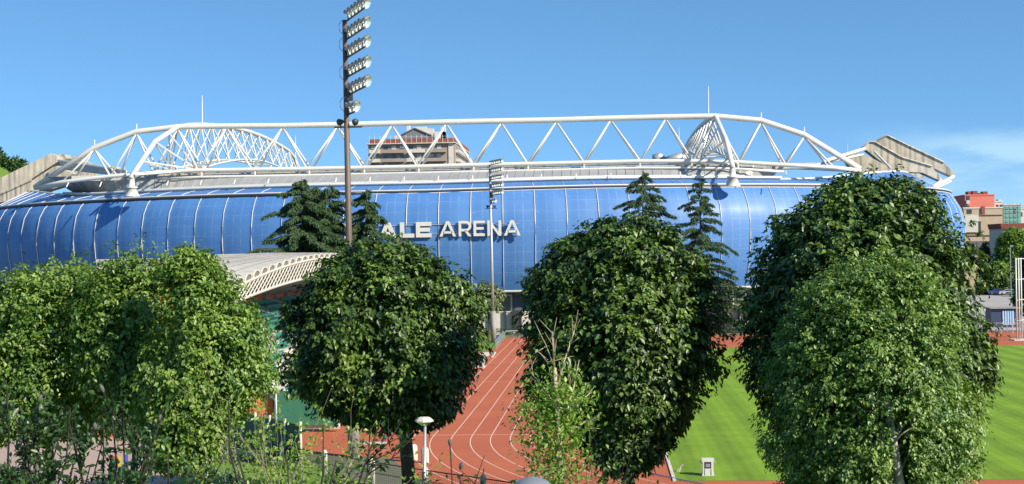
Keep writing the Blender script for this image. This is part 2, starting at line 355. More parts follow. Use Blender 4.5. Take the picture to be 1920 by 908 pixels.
# bank rising to the terrace the picture is taken from
bk = []; xs = np.linspace(-60, 60, 41); ys = np.linspace(-6, 34, 31)
for y in ys:
    for x in xs:
        z = 8.0*(1-min(max((y-9)/24, 0), 1))**1.2; bk.append((x, y, z + (.12*math.sin(x*1.7+y)+.1*math.sin(y*2.1-x*.6))*(1 if z > .3 else 0)))
bf = [[j*41+i, j*41+i+1, (j+1)*41+i+1, (j+1)*41+i] for j in range(30) for i in range(40)]
tag(mesh_np('grass_bank', bk, bf, VERGE, smooth=True), kind='structure')
XC, YC, RI, XIN = 29.75, 90.5, 32.0, -2.25
def arc_pts(R, a0=180, a1=270, n=48):
    return [(XC+R*math.cos(math.radians(a)), YC+R*math.sin(math.radians(a))) for a in np.linspace(a0, a1+40, n)]
YF = 196.0
out = [(-13.2, YF), (-13.2, 168), (-16.3, 168), (-16.3, 96), (-19.5, 96), (-19.5, 84)] + [p for p in arc_pts(RI+10.9) if p[0] > -12.3] + [(80, 60), (80, YF)]
sheet('running_track', out, 0.0, TRACK)
sheet('lawn', [(3.48, 71.9), (72, 71.9), (72, 169.5), (3.48, 169.5)], .008, LAWN)
sheet('verge', [(-22, 66), (-22, 79.5), (-16, 78), (-13.5, 73.6), (-9, 68.5), (-4.0, 63.4), (2, 58), (2, 40), (-22, 40)], .006, VERGE)
sheet('far_verge', [(-40, 168), (-13.25, 168), (-13.25, 203), (-40, 203)], .006, VERGE)
sheet('paving', [(-70, 40), (-22.05, 40), (-22.05, 84), (-26, 90), (-45, 110), (-110, 140), (-110, 60)], .004, PAVE)
sheet('far_plaza', [(20, 200), (160, 200), (230, 345), (30, 345)], .004, ASPH)
def ribbon(name, pts, wd, z, m):
    pts = np.array(pts); t = np.gradient(pts, axis=0); t /= np.linalg.norm(t, axis=1)[:, None]; nn = np.stack([-t[:, 1], t[:, 0]], 1)
    a = pts+nn*wd/2; b = pts-nn*wd/2; k = len(pts)
    V = [(p[0], p[1], z) for p in a]+[(p[0], p[1], z) for p in b]
    return tag(mesh_np(name, V, [[i, i+1, k+i+1, k+i] for i in range(k-1)], m), kind='structure')
for i in range(9):
    X = XIN-1.22*i
    ribbon('track_marking', [(X, YF-2), (X, 150), (X, 120), (X, 100)]+arc_pts(RI+1.22*i), .055, .004, LINEW)
ribbon('track_marking', [(-13.2, YC), (-5, YC), (3.3, YC)], .12, .006, LINEW)
for yy in (128, 150, 160): ribbon('track_marking', [(-12, yy), (-5, yy), (-2.3, yy)], .09, .006, LINEW)
# lawn edge kerb and the metal kerb rail of the bend
o = MB().box((3.3, 71.8, 0), (3.46, 169.5, .06)).build('kerb', CONCL); tag(o, kind='structure')
ap = [p for p in arc_pts(RI-.05, 192, 262, 60)]
tag(MB().tube([(p[0], p[1], .06) for p in ap], .035, 6).build('track_kerb_rail', GALV), 'thin grey metal kerb rail curving across the red track beside the lawn', 'kerb rail')

# ------------------------------------------------------------------ stadium
SA, SB, SN, SX, SY = 97.0, 80.0, 2.2, -27.0, 295.0
tt = np.linspace(-math.pi, math.pi, 20001)
ex = SX + SA*np.sign(np.sin(tt))*np.abs(np.sin(tt))**(2/SN); ey = SY - SB*np.sign(np.cos(tt))*np.abs(np.cos(tt))**(2/SN)
arc = np.concatenate([[0], np.cumsum(np.hypot(np.diff(ex), np.diff(ey)))]); arc -= arc[10000]
NP_ = int(round(arc[-1]*2/4.86)); DS = arc[-1]*2/NP_
def plan(s):
    x = np.interp(s, arc, ex); y = np.interp(s, arc, ey)
    x2 = np.interp(s+.5, arc, ex); y2 = np.interp(s+.5, arc, ey); x1 = np.interp(s-.5, arc, ex); y1 = np.interp(s-.5, arc, ey)
    t = nrm((x2-x1, y2-y1)); return x, y, np.array([-t[1], t[0]])   # inward normal
def side_t(x): u = min(max((abs(x-SX)/SA-.62)/.38, 0), 1); return u*u*(3-2*u)
def ringz(x): return float(np.interp(x, [-110, -60, -27, 0, 50], [20.7, 21.0, 21.0, 21.4, 21.6]))
def section(x):
    rz = ringz(x); k = side_t(x)
    return [(1.9, 5.8), (1.2, 7.6), (.6, 9.6), (.2, 11.8), (0, 14), (.12, 16.2), (.65, 18.4), (1.6, 20.0), (2.6, rz), (5.2+k, rz+.75+1.1*k), (8+2*k, rz+1.3+2.6*k)]
def skin_pt(s, j, bulge=0.0, off=0.0):
    x, y, n = plan(s); ins, z = section(x)[j]; ins -= bulge+off
    return np.array([x+n[0]*ins, y+n[1]*ins, z])
SKIN = bpy.data.materials.new('blue_membrane'); SKIN.use_nodes = True
n = SKIN.node_tree.nodes; l = SKIN.node_tree.links; b = n['Principled BSDF']
b.inputs['Roughness'].default_value = .6; b.inputs['Specular IOR Level'].default_value = .4; b.inputs['Coat Weight'].default_value = .12; b.inputs['Coat Roughness'].default_value = .34
uvn = n.new('ShaderNodeUVMap'); uvn.uv_map = 'uv'; sp = n.new('ShaderNodeSeparateXYZ'); l.new(uvn.outputs[0], sp.inputs[0])
def M_(op, a, bb, c=None):
    m = n.new('ShaderNodeMath'); m.operation = op
    for i, s in enumerate((a, bb, c)):
        if s is None: continue
        if isinstance(s, (int, float)): m.inputs[i].default_value = s
        else: l.new(s, m.inputs[i])
    return m.outputs[0]
def lines(src, mult, width, phase=0.0):
    f = M_('FRACT', M_('MULTIPLY_ADD', src, mult, phase), 0); d = M_('ABSOLUTE', M_('SUBTRACT', f, .5), 0); return M_('LESS_THAN', d, width)
U, Vv = sp.outputs[0], sp.outputs[1]
h = lines(Vv, 1/1.55, .035); h2 = lines(Vv, 1/1.55, .02, .22)
v1 = lines(U, 1, .016, .5-.13+.5); v2 = lines(U, 1, .016, .5+.13+.5)
ns1 = n.new('ShaderNodeTexNoise'); ns1.inputs['Scale'].default_value = .9; ns1.inputs['Detail'].default_value = 3; l.new(uvn.outputs[0], ns1.inputs[0])
dg = lines(M_('ADD', M_('MULTIPLY', U, 1.0), M_('MULTIPLY', Vv, .42)), 1, .02)
side_mask = M_('LESS_THAN', M_('ABSOLUTE', M_('SUBTRACT', M_('FRACT', M_('ADD', U, .5), 0), .5), 0), .16)
allv = M_('MAXIMUM', v1, v2); dgm = M_('MULTIPLY', dg, side_mask)
lm = M_('MAXIMUM', M_('MAXIMUM', M_('MULTIPLY', h, .75), M_('MULTIPLY', h2, .4)), M_('MULTIPLY', M_('MAXIMUM', allv, dgm), .8))
nm = n.new('ShaderNodeMapRange'); nm.inputs[1].default_value = .38; nm.inputs[2].default_value = .68; nm.inputs[3].default_value = .1; nm.inputs[4].default_value = .8; l.new(ns1.outputs[0], nm.inputs[0])
lm = M_('MULTIPLY', M_('MULTIPLY', lm, nm.outputs[0]), .34)  # pale lines strengthened to put uneven membrane reflections into the colour
mps = n.new('ShaderNodeMapping'); mps.inputs['Scale'].default_value = (.5, .12, 1); l.new(uvn.outputs[0], mps.inputs[0])
ns2 = n.new('ShaderNodeTexNoise'); ns2.inputs['Scale'].default_value = 1.3; ns2.inputs['Detail'].default_value = 4; l.new(mps.outputs[0], ns2.inputs[0])
c1 = n.new('ShaderNodeMix'); c1.data_type = 'RGBA'; l.new(ns2.outputs[0], c1.inputs[0]); c1.inputs[6].default_value = (.040, .145, .37, 1); c1.inputs[7].default_value = (.090, .22, .47, 1)
c2 = n.new('ShaderNodeMix'); c2.data_type = 'RGBA'; l.new(lm, c2.inputs[0]); l.new(c1.outputs[2], c2.inputs[6]); c2.inputs[7].default_value = (.36, .50, .74, 1)
l.new(c2.outputs[2], b.inputs['Base Color'])
sb_ = n.new('ShaderNodeTexNoise'); sb_.inputs['Scale'].default_value = .9; l.new(uvn.outputs[0], sb_.inputs[0])
bp = n.new('ShaderNodeBump'); bp.inputs['Strength'].default_value = .25; bp.inputs['Distance'].default_value = .12; l.new(sb_.outputs[0], bp.inputs['Height']); l.new(bp.outputs[0], b.inputs['Normal'])

arena = empty('stadium', (SX, SY, 0), 'large stadium wrapped in a curved blue translucent skin with white roof trusses', 'stadium')
SUBP = 5; V = []; UV = []; Fq = []; nj = 11
tot = NP_*SUBP
for i in range(tot+1):
    s = -arc[-1] + i*DS/SUBP; fr = (i % SUBP)/SUBP; bl = .13*math.sin(math.pi*fr)
    for j in range(nj):
        V.append(skin_pt(s, j, bl*(1 if 0 < j < nj-1 else 0))); UV.append((i/SUBP, section(plan(s)[0])[j][1]))
for i in range(tot):
    for j in range(nj-1): k = i*nj+j; Fq.append([k, k+nj, k+nj+1, k+1])
mesh_np('facade_skin', V, np.array(Fq), SKIN, arena, True, uv=UV)
s0 = -arc[-1]
for i in range(NP_):
    s = s0+i*DS
    if abs(s) > 128: continue
    MB().tube([skin_pt(s, j, 0, .10) for j in range(nj)], .055, 6).build('mullion', WHITE, arena, True)
def along(j, s1, s2, off, dz, step=2.4):
    return [skin_pt(s, j, 0, off)+np.array([0, 0, dz]) for s in np.arange(s1, s2+.01, step)]
MB().tube(along(8, -175, 175, .22, .22), .13, 6).build('ring_beam', WHITE, arena, True)
MB().tube(along(8, -175, 175, .30, -.02), .10, 6).build('ring_gap_shade', DARK, arena, True)  # dark tube paints the shaded gap between the two white beams
MB().tube(along(8, -175, 175, .26, -.24), .07, 6).build('ring_beam', WHITE, arena, True)
MB().tube(along(8, -120, -8, .36, -.06), .22, 6).build('ring_gap_shade', DARK, arena, True)  # thicker dark tube, a wider painted gap shade on the left
MB().tube(along(10, -175, 175, -.1, .05), .20, 6).build('skin_edge_beam', WHITE, arena, True)
MB().tube(along(0, -175, 175, -.1, -.12), .22, 6).build('skin_edge_beam', WHITE2, arena, True)
# podium wall with openings
mb = MB(); mbs = MB(); pv = []
ss = np.arange(-150, 151, 2.43)
for s in ss: x, y, nn_ = plan(s); pv.append((x+nn_[0]*4.2, y+nn_[1]*4.2))
for a, b2 in zip(pv[:-1], pv[1:]): mb.poly([(a[0], a[1], 0), (b2[0], b2[1], 0), (b2[0], b2[1], 6.0), (a[0], a[1], 6.0)])
mb.build('podium_wall', DGREY, arena)
mb = MB()
for a, b2 in zip(pv[:-1], pv[1:]):
    a = np.array(a); b2 = np.array(b2); ia, ib = a, b2
    mb.poly([(ia[0], ia[1], 5.9), (ib[0], ib[1], 5.9), (ib[0], ib[1]-2.4, 5.75), (ia[0], ia[1]-2.4, 5.75)])
mb.build('soffit', WHITE2, arena)
for k in range(-30, 31, 1):
    s = k*4.86+2.4
    x, y, nn_ = plan(s)
    if k % 2: continue
    t_ = np.array([nn_[1], -nn_[0]]); c = np.array([x, y])+nn_*4.1
    fr = MB(); q = lambda u, z, d=0: (c[0]+t_[0]*u-nn_[0]*d, c[1]+t_[1]*u-nn_[1]*d, z)
    for (u0, u1, z0, z1) in ((-1.25, -1.0, 2.6, 5.2), (1.0, 1.25, 2.6, 5.2), (-1.0, 1.0, 4.95, 5.2)):
        fr.prism([q(u0, z0), q(u1, z0), q(u1, z1), q(u0, z1)], (-nn_[0]*.15, -nn_[1]*.15, 0))
    d_ = fr.build('doorway', WHITE2, arena)
    MB().poly([q(-1, 2.6, .05), q(1, 2.6, .05), q(1, 4.95, .05), q(-1, 4.95, .05)]).build('door_glass', mat('olive_glass', (.13, .13, .08), .25) if k == -30 else bpy.data.materials['olive_glass'], d_)
# roof ring front and back: skin top to inner edge
def roofring(s1, s2):
    a = []; 
    for s in np.arange(s1, s2+.01, 2.43):
        x, y, nn_ = plan(s); p0 = skin_pt(s, 10); X2 = SX+(x-SX)*.93
        p1 = p0+np.array([nn_[0]*2.2, nn_[1]*2.2, .15]); front = y < SY
        p2 = np.array([X2, (237.0 if front else 353.), 25.4]); a.append((p0, p1, p2))
    V = []; Fq = []
    for r in a: V += list(r)
    for i in range(len(a)-1):
        for j in range(2): k = i*3+j; Fq.append([k, k+3, k+4, k+1])
    return V, Fq
V, Fq = roofring(-76, 64); mesh_np('roof', V, Fq, ROOFG, arena)
mb = MB()
for s in np.arange(-75, 63, 1.62):
    V1, _ = roofring(s, s+.01); mb.tube([V1[1]+np.array([0, 0, .06]), V1[2]+np.array([0, 0, .06])], .05, 4)
mb.build('roof_seams', ROOFG, arena)
V, _ = roofring(-76, 64)
MB().tube([v+np.array([0, -.3, .30]) for v in V[0::3]], .22, 8).build('roof_fascia', WHITE, arena, True)
MB().tube([v+np.array([0, .2, .55]) for v in V[1::3]], .12, 6).build('roof_gutter', WHITE, arena, True)
MB().box((SX-62, 237, 24.6), (SX+62, 239.5, 25.5)).build('roof_edge', WHITE2, arena)
for i in range(22):
    x = SX-58+i*5.4; MB().tube([(x, 224, 22.9), (x, 225, 23.7)], .10, 5).build('roof_bracket', WHITE, arena)
# main front truss
YT = 238.0
def truss(name, top, botA, botB, rt, rb, rd, parent=arena, alt=True):
    root = MB().tube(top, rt, 10).build(name, WHITE, parent, True)
    root['_org'] = parent['_org']
    MB().tube(botA, rb, 10).build('bottom_chord', WHITE, root, True)
    MB().tube(botB, rb, 10).build('bottom_chord', WHITE, root, True)
    return root
topx = [(65, 352), (177, 277), (256, 247), (333, 238), (425, 236.5), (530, 236), (633, 234), (735, 231.5), (837, 229), (940, 227), (1043, 225), (1145, 222), (1248, 219.5), (1341, 218), (1427, 226), (1508, 253), (1613, 317)]
T = [P(x, y, YT) for x, y in topx]
bl_ = [(65, 353), (125, 343), (215, 332), (295, 325), (378, 321), (478, 319.5), (580, 318), (683, 316), (785, 314), (888, 311), (990, 309), (1095, 306.5), (1200, 304), (1297, 304), (1384, 306), (1470, 311), (1560, 316), (1613, 320)]
BA = [P(x, y, YT) + np.array([0, -2.2, 0]) for x, y in bl_]; BB = [P(x, y, YT) + np.array([0, 2.2, 0]) for x, y in bl_]
BA[0] = P(65, 353, YT); BB[0] = P(65, 353, YT); BA[-1] = BB[-1] = P(1613, 320, YT)
tr = truss('roof_truss', T, BA, BB, .47, .34, .16)
for i in range(1, 16):
    for Bc in (BA, BB):
        for q in (i, i+1):
            MB().tube([T[i]-np.array([0, 0, .3]), Bc[q]], .165, 6).build('diagonal', WHITE, tr, True)
for i in range(1, len(BA)-1): MB().tube([BA[i], BB[i]], .16, 6).build('cross_tie', WHITE, tr)
for i in (1, 2, 14, 15): MB().tube([T[i], T[i]+np.array([0, 0, 1.3])], .12, 5).build('stub', WHITE, tr)
# lower walkway tube under the truss with drops
LW = [P(x, y+11, YT-3) for x, y in bl_[3:-2]]
MB().tube(LW, .22, 8).build('walkway_tube', WHITE, arena, True)
for i, (x, y) in enumerate(bl_[4:-3]):
    MB().tube([P(x, y+2, YT-2.6), P(x, y+17, YT-2.6)], .15, 5).build('hanger', WHITE, arena)
# side trusses running back into the stadium
def side_truss(X, footpx, footpy, legpx, legpy):
    Ys = np.linspace(238, 345, 16); top = []; zt0 = T[3][2] if X < -40 else T[13][2]
    foot = P(footpx, footpy, 222)
    for y in Ys:
        u = (y-238)/107; top.append(np.array([X, y, zt0 + (3.3 if X < -40 else 1.6)*math.sin(math.pi*min(u*1.02, 1))**.8 - (6*(u-.85)/.15 if u > .85 else 0)*1.2]))
    leg = [foot, P(legpx, legpy, 229), top[0]]
    root = MB().tube(leg+top[1:], .40, 10).build('side_truss', WHITE, arena, True); root['_org'] = arena['_org']
    bot = lambda u: 25.9 + 5.0*math.sin(math.pi*u)
    yb = (Ys[:-1]+Ys[1:])/2
    B = {}
    for sx in (-2.3, 2.3):
        pts = [np.array([X+sx, y, bot((y-238)/107)]) for y in yb]; B[sx] = pts
        MB().tube([foot+np.array([sx*.3, 0, .5])]+pts, .20, 8).build('bottom_chord', WHITE, root, True)
    for i in range(len(yb)):
        for sx in B:
            for q in (i, i+1): MB().tube([B[sx][i], top[q]], .125, 5).build('diagonal', WHITE, root)
        MB().tube([B[-2.3][i], B[2.3][i]], .12, 5).build('cross_tie', WHITE, root)
    mid = [foot*.55+leg[1]*.45, leg[1], leg[1]*.4+top[0]*.6]
    for m_ in mid:
        MB().tube([m_, B[2.3][0]], .15, 5).build('diagonal', WHITE, root); MB().tube([m_, B[-2.3][0]], .15, 5).build('diagonal', WHITE, root)
    # pillar shoe on the skin
    c = P(footpx, footpy, 222)
    mbp = MB(); mbp.lathe(c+np.array([0, .5, -3.5]), (0, 0, 1), [(.6, 1.2), (1.9, .7), (1.92, .9), (2.15, .9), (2.17, .5), (2.9, .45), (3.7, .4)], 16)
    mbp.build('pillar_shoe', WHITE, arena, True)
side_truss(P(333, 238, 238)[0], 245, 334, 290, 266)
side_truss(P(1341, 218, 238)[0], 1374, 314, 1361, 262)
# rear truss (seen between the lattice)
RT = [np.array([x, 345, z]) for x, z in ((-92, 25.5), (-70, 31), (-27, 31.5), (18.6, 31), (42, 25.5))]
MB().tube(RT, .4, 8).build('rear_beam', WHITE, arena, True)
# light masts / lightning rods on the roof
for px, y0, y1, Y, r in ((379, 234, 179, 250, .14), (1328, 216, 161, 252, .14), (554, 300, 254, 330, .14), (1273, 262, 238, 330, .12), (1589, 292, 270, 262, .08), (233, 318, 302, 246, .08)):
    MB().tube([P(px, y0, Y), P(px, y0*.4+y1*.6, Y), P(px, y1, Y)], [r, r*.8, r*.45], 6).build('lightning_rod', WHITE, arena)
# left tie tubes and right tie tubes
for k in range(5):
    MB().tube([P(110+k*3, 301+k*4, 262), P(236, 321+k*2.2, 240)], .22, 6).build('tie_tube', WHITE, arena)
for (a, c, r) in (((1622, 279), (1545, 303), .34), ((1619, 290), (1530, 309), .22), ((1640, 285), (1671, 317), .2), ((1788, 331), (1741, 357), .34), ((1783, 340), (1736, 362), .22), ((1765, 338), (1740, 357), .2)):
    Yq = 268 if a[0] > 1700 else 262
    MB().tube([P(*a, Yq), P(*c, Yq-4)], r, 7).build('tie_tube', WHITE, arena)
mbt = MB().tube([P(1231, 303, 246), P(1231, 296, 246), P(1238, 293, 246), P(1246, 297, 246)], [.8, .9, .7, .3], 10); mbt.build('roof_ventilator', GALV, arena, True)
MB().tube([P(1246, 301, 246), P(1275, 296, 247), P(1300, 300, 248)], [.5, 1.0, .4], 10).build('roof_ventilator', GALV, arena, True)
# raking concrete fins of the old stands, left and right
fins = [([(1641, 268), (1648, 262), (1663, 255), (1700, 273), (1770, 306), (1790, 325), (1787, 332), (1752, 316), (1730, 335), (1660, 335)], 286),
        ([(1618, 276), (1630, 267), (1641, 268), (1690, 296), (1747, 313), (1768, 337), (1765, 340), (1730, 324), (1690, 322), (1672, 319)], 276),
        ([(1583, 296), (1600, 287), (1622, 290), (1673, 316), (1724, 346), (1700, 346), (1640, 330), (1600, 322)], 266),
        ([(-60, 362), (0, 334), (95, 288), (108, 293), (109, 303), (75, 325), (30, 356), (-60, 400)], 275),
        ([(106, 294), (112, 288), (122, 290), (125, 297), (116, 308), (100, 310)], 282),
        ([(128, 297), (137, 293), (147, 297), (158, 303), (178, 309), (170, 340), (120, 340)], 288),
        ([(-60, 392), (0, 366), (60, 339), (98, 314), (108, 311), (136, 326), (120, 348), (60, 366), (0, 380), (-60, 400)], 264),
        ([(196, 315), (204, 310), (216, 312), (222, 320), (200, 330)], 288)]
for pl, Y in fins:
    MB().prism([P(x, y, Y) for x, y in pl], (0, 3.0, 0)).build('concrete_fin', CONC, arena)
    if len(pl) > 8: # coping along the raking edge
        k = 5 if pl[0][0] > 900 else 3
        st_ = [P(x, y, Y)+np.array([0, -.15, .1]) for x, y in pl[0:k]]
        MB().tube(st_, .16, 4).build('fin_coping', CONC, arena)
# letters
def letter(ch, wd, st, h=1.0):
    """2D polygons in a box wd x h with stroke st."""
    L_ = []
    if ch == 'L': L_ = [[(0, 0), (wd, 0), (wd, st), (st, st), (st, h), (0, h)]]
    if ch == 'E': L_ = [[(0, 0), (wd, 0), (wd, st), (st, st), (st, (h-st)/2), (wd*.9, (h-st)/2), (wd*.9, (h+st)/2), (st, (h+st)/2), (st, h-st), (wd, h-st), (wd, h), (0, h)]]
    if ch == 'A':
        s = st*1.08; m = wd/2; k = h/(m-s/2); a = .27
        L_ = [[(0, 0), (s, 0), (m, h-s*k*.48), (wd-s, 0), (wd, 0), (m+s/2, h), (m-s/2, h)],
              [(s*.5+a*h/k+.02, a*h-st*.45), (wd-s*.5-a*h/k-.02, a*h-st*.45), (wd-s*.5-(a*h+st*.9)/k, a*h+st*.45), (s*.5+(a*h+st*.9)/k, a*h+st*.45)]]
    if ch == 'N': L_ = [[(0, 0), (st, 0), (st, h-st*1.5), (wd-st, 0), (wd, 0), (wd, h), (wd-st, h), (wd-st, st*1.5), (st, h), (0, h)]]
    if ch == 'R':
        r = h*.34; cy = h-r; cx = wd-r-.0
        outer = [(cx+r*math.cos(t), cy+r*math.sin(t)) for t in np.linspace(-math.pi/2, math.pi/2, 12)]
        inner = [(cx+(r-st)*math.cos(t), cy+(r-st)*math.sin(t)) for t in np.linspace(math.pi/2, -math.pi/2, 12)]
        L_ = [[(0, 0), (st, 0), (st, h), (0, h)], outer + inner, [(st, h-st), (cx, h-st), (cx, h), (st, h)], [(st, h-2*r), (cx, h-2*r), (cx, h-2*r+st), (st, h-2*r+st)],
              [(wd-st*1.15, 0), (wd, 0), (cx+st*.35, h-2*r+st*.3), (cx-st*.8, h-2*r+st*.3)]]
    return L_
YS = 214.45
rails = MB().tube([P(640, 425, YS+.5), P(975, 419, YS+.5)], .07, 5).tube([P(640, 442, YS+.5), P(975, 437, YS+.5)], .07, 5)
sign = rails.build('sign', GALV, arena); sign['_org'] = arena['_org']
px2m = YS/F
for ch, xl, xr, yt, ybm, st in (('R', 646, 673, 420, 449, .62), ('E', 681, 705, 419, 448, .60), ('A', 711, 744, 417.5, 446.5, .62), ('L', 750, 777, 417, 446, .60), ('E', 780, 809, 416.5, 445.5, .60),
                            ('A', 824, 855, 415, 444, .38), ('R', 860, 884, 414.5, 443.5, .38), ('E', 888, 909, 414, 443, .38), ('N', 914, 940, 413.5, 442.5, .38), ('A', 945, 976, 413, 442, .38)):
    p0 = P(xl, ybm, YS); H_ = (ybm-yt)*px2m
    mb = MB()
    for pl in letter(ch, (xr-xl)*px2m, st, H_):
        mb.prism([(p0[0]+u, YS, p0[2]+v) for u, v in pl], (0, .35, 0))
    mb.build('letter', WHITE, sign)

# ------------------------------------------------------------------ backdrop buildings
def win_grid(parent, X0, X1, Y, zs, wd, gap, h, m=GLASS):
    for z in zs:
        x = X0
        while x+wd < X1:
            MB().box((x, Y-.03, z), (x+wd, Y+.3, z+h)).build('window', m, parent); x += wd+gap
YA = 476.0
ax0, ax1 = XP(693, YA)[0], XP(856, YA)[0]
zt = P(775, 270, YA)[2]
ap = empty('apartment_block', ((ax0+ax1)/2, YA, 0), 'tall beige apartment block with long balconies and red top band behind the roof truss', 'apartment block')
MB().box((ax0, YA, 0), (ax1, YA+50, zt)).build('wall', BEIGE, ap)
MB().box((ax0-.6, YA-1.2, zt), (ax1+.3, YA+51, zt+.25)).build('roof_slab', CONCL, ap)
MB().box((ax0+.4, YA-.6, zt+.253), (ax1, YA-.3, zt+1.7)).box((ax1-.3, YA-.25, zt+.253), (ax1, YA+50, zt+1.7)).build('parapet', RED, ap)
mb = MB()
for x in np.arange(ax0+.5, ax1, 1.75): mb.tube([(x, YA-.7, zt+.3), (x, YA-.7, zt+2.9)], .09, 4)
mb.tube([(ax0+.5, YA-.7, zt+2.3), (ax1, YA-.7, zt+2.3)], .06, 4).build('railing', WHITE2, ap)
xm = XP(780, YA)[0]
MB().prism([(xm-4.8, YA+1, zt+1.7), (xm+5.2, YA+1, zt+1.7), (xm+5.2, YA+1, zt+2.6), (xm, YA+1, zt+5.0), (xm-4.8, YA+1, zt+2.6)], (0, 12, 0)).build('penthouse', mat('slate', (.16, .17, .19), .7), ap)
MB().prism([(xm-5.4, YA+.6, zt+2.5), (xm, YA+.6, zt+5.1), (xm+5.8, YA+.6, zt+2.5), (xm+5.8, YA+.6, zt+2.9), (xm, YA+.6, zt+5.5), (xm-5.4, YA+.6, zt+2.9)], (0, 13, 0)).build('gable_roof', DGREY, ap)
for dx, wd, h in ((-7.6, 1.2, 3.4), (-1.2, 4.4, 6.2), (3.2, 2.4, 5.6), (6.0, 3.6, 4.4), (8.2, 1.4, 6.0), (-3.4, 1, 6.8)): MB().box((xm+dx, YA+6, zt+1.7), (xm+dx+wd, YA+9, zt+h)).build('chimney', CONCL, ap)
for k in range(6):
    z = zt-1.1-3.0*k
    for i, (f0, f1) in enumerate(((.02, .145), (.16, .42), (.45, .66), (.68, .90))):
        xa, xb = ax0+(ax1-ax0)*f0, ax0+(ax1-ax0)*f1
        MB().box((xa, YA-1.5, z-1.9), (xb, YA+.05, z-1.7)).box((xa, YA-1.5, z-1.7), (xb, YA-1.38, z-.75)).build('balcony', BEIGE if i % 2 else CONCL, ap)
        x = xa+.5
        while x < xb-1.4:
            MB().box((x, YA-.06, z-1.7), (x+1.5, YA+.3, z+.55)).build('window', GLASS, ap)
            if random.random() < .5: MB().box((x, YA-.14, z-.2-random.random()*.9), (x+1.5, YA-.07, z+.6)).build('shutter', WHITE2, ap)
            x += 2.7
    for y in np.arange(YA+3, YA+48, 5.0):
        MB().box((ax1-.2, y, z-1.6), (ax1+.04, y+1.8, z+.4)).build('window', GLASS, ap)
        MB().box((ax1+.02, y-1, z-1.9), (ax1+1.2, y+2.8, z-.9)).build('balcony', WHITE2, ap)
MB().box((ax1-2.2, YA-.3, 0), (ax1-.6, YA+.02, zt-.02)).build('pilaster', CONCL, ap)

def block(name, label, px0, px1, pt, Y, depth, m, cat='building', zb=0.0, feats=()):
    a = XP(px0, Y)[0]; c = XP(px1, Y)[0]; z = P((px0+px1)/2, pt, Y)[2]
    r = empty(name, ((a+c)/2, Y, zb), label, cat)
    MB().box((a, Y, zb), (c, Y+depth, z)).build('wall', m, r)
    MB().box((a-.15, Y-.15, z+.003), (c+.15, Y+depth, z+.35)).build('roof', CONCL if m is not PINK else PINK, r)
    for nm, x0, y0, x1, y1, mm_, dz in feats:
        p = P(x0, y1, Y); q = P(x1, y0, Y)
        MB().box((p[0], Y-dz, p[2]), (q[0], Y+(3 if y1 <= pt+1 else .2), q[2])).build(nm, mm_, r)
    return r
block('coral_building', 'coral pink block with red chimneys on its roof beside the stadium', 1811, 1866, 367, 420, 20, PINK, feats=(
    ('chimney', 1815, 359, 1821, 367, RED, 0), ('chimney', 1824, 358, 1833, 367, RED, 0), ('chimney', 1843, 359, 1852, 367, RED, 0), ('chimney', 1836, 362, 1841, 367, RED, 0),
    ('window', 1812, 366, 1818, 382, GLASS, .1), ('balcony', 1811, 376, 1817, 383, WHITE2, .8), ('window', 1812, 386, 1818, 393, GLASS, .1)))
block('white_building', 'small white building with roof boxes between the coral block and green netting', 1864, 1881, 379, 430, 15, WHITE2, feats=(
    ('chimney', 1872, 374, 1877, 380, WHITE2, 0), ('window', 1868, 384, 1872, 390, GLASS, .1), ('window', 1875, 384, 1879, 390, GLASS, .1)))
block('tan_building', 'tan brick building with plain walls and a dark recessed ground storey', 1808, 1881, 391, 380, 25, TAN, feats=(
    ('stair_tower', 1840, 387, 1846, 402, RED, .4), ('wall_panel', 1809, 404, 1834, 436, WHITE2, .5), ('window', 1834, 415, 1838, 440, DARK, .55),
    ('recess_shade', 1809, 452, 1858, 478, DGREY, .2), ('cornice', 1836, 402, 1881, 403.5, BEIGE, .35), ('cornice', 1809, 440, 1881, 442, BEIGE, .35), ('pier', 1858, 450, 1862, 500, TAN, .6), ('window', 1813, 393, 1822, 401, GLASS, .1)))  # recess is a dark slab on the wall, its shade painted in
gs = block('scaffolded_building', 'building wrapped in green scaffolding netting at the far right', 1883, 1914, 385, 440, 18, NETG, feats=(('window', 1900, 392, 1904, 398, GLASS, .1),))
for i in range(5):
    x = XP(1883+i*7.7, 440)[0]; MB().tube([(x, 439.4, 0), (x, 439.4, P(1890, 382, 440)[2])], .12, 5).build('scaffold_pole', GALV, gs)
for i in range(5): z = P(1890, 388+i*8, 440)[2]; MB().tube([XP(1882, 439.3, z), XP(1915, 439.3, z)], .1, 5).build('scaffold_rail', GALV, gs)
block('rear_white_building', 'white roofed building at the far right edge behind the netting', 1908, 1960, 392, 470, 18, WHITE2, feats=(('window', 1912, 398, 1917, 406, GLASS, .1),))
rh = block('red_roofed_house', 'low house with a dark red tiled roof above the yellow green tree', 1880, 1918, 428, 360, 12, CONCL)
p0 = P(1878, 429, 359.5); p1 = P(1920, 429, 359.5); pm = P(1899, 419, 359.5)
MB().prism([p0, p1, pm+np.array([3, 0, 0]), pm-np.array([3, 0, 0])], (0, 12, 0)).build('tiled_roof', mat('red_tiles', (.20, .05, .035), .9, noise=.3, nscale=2), rh)

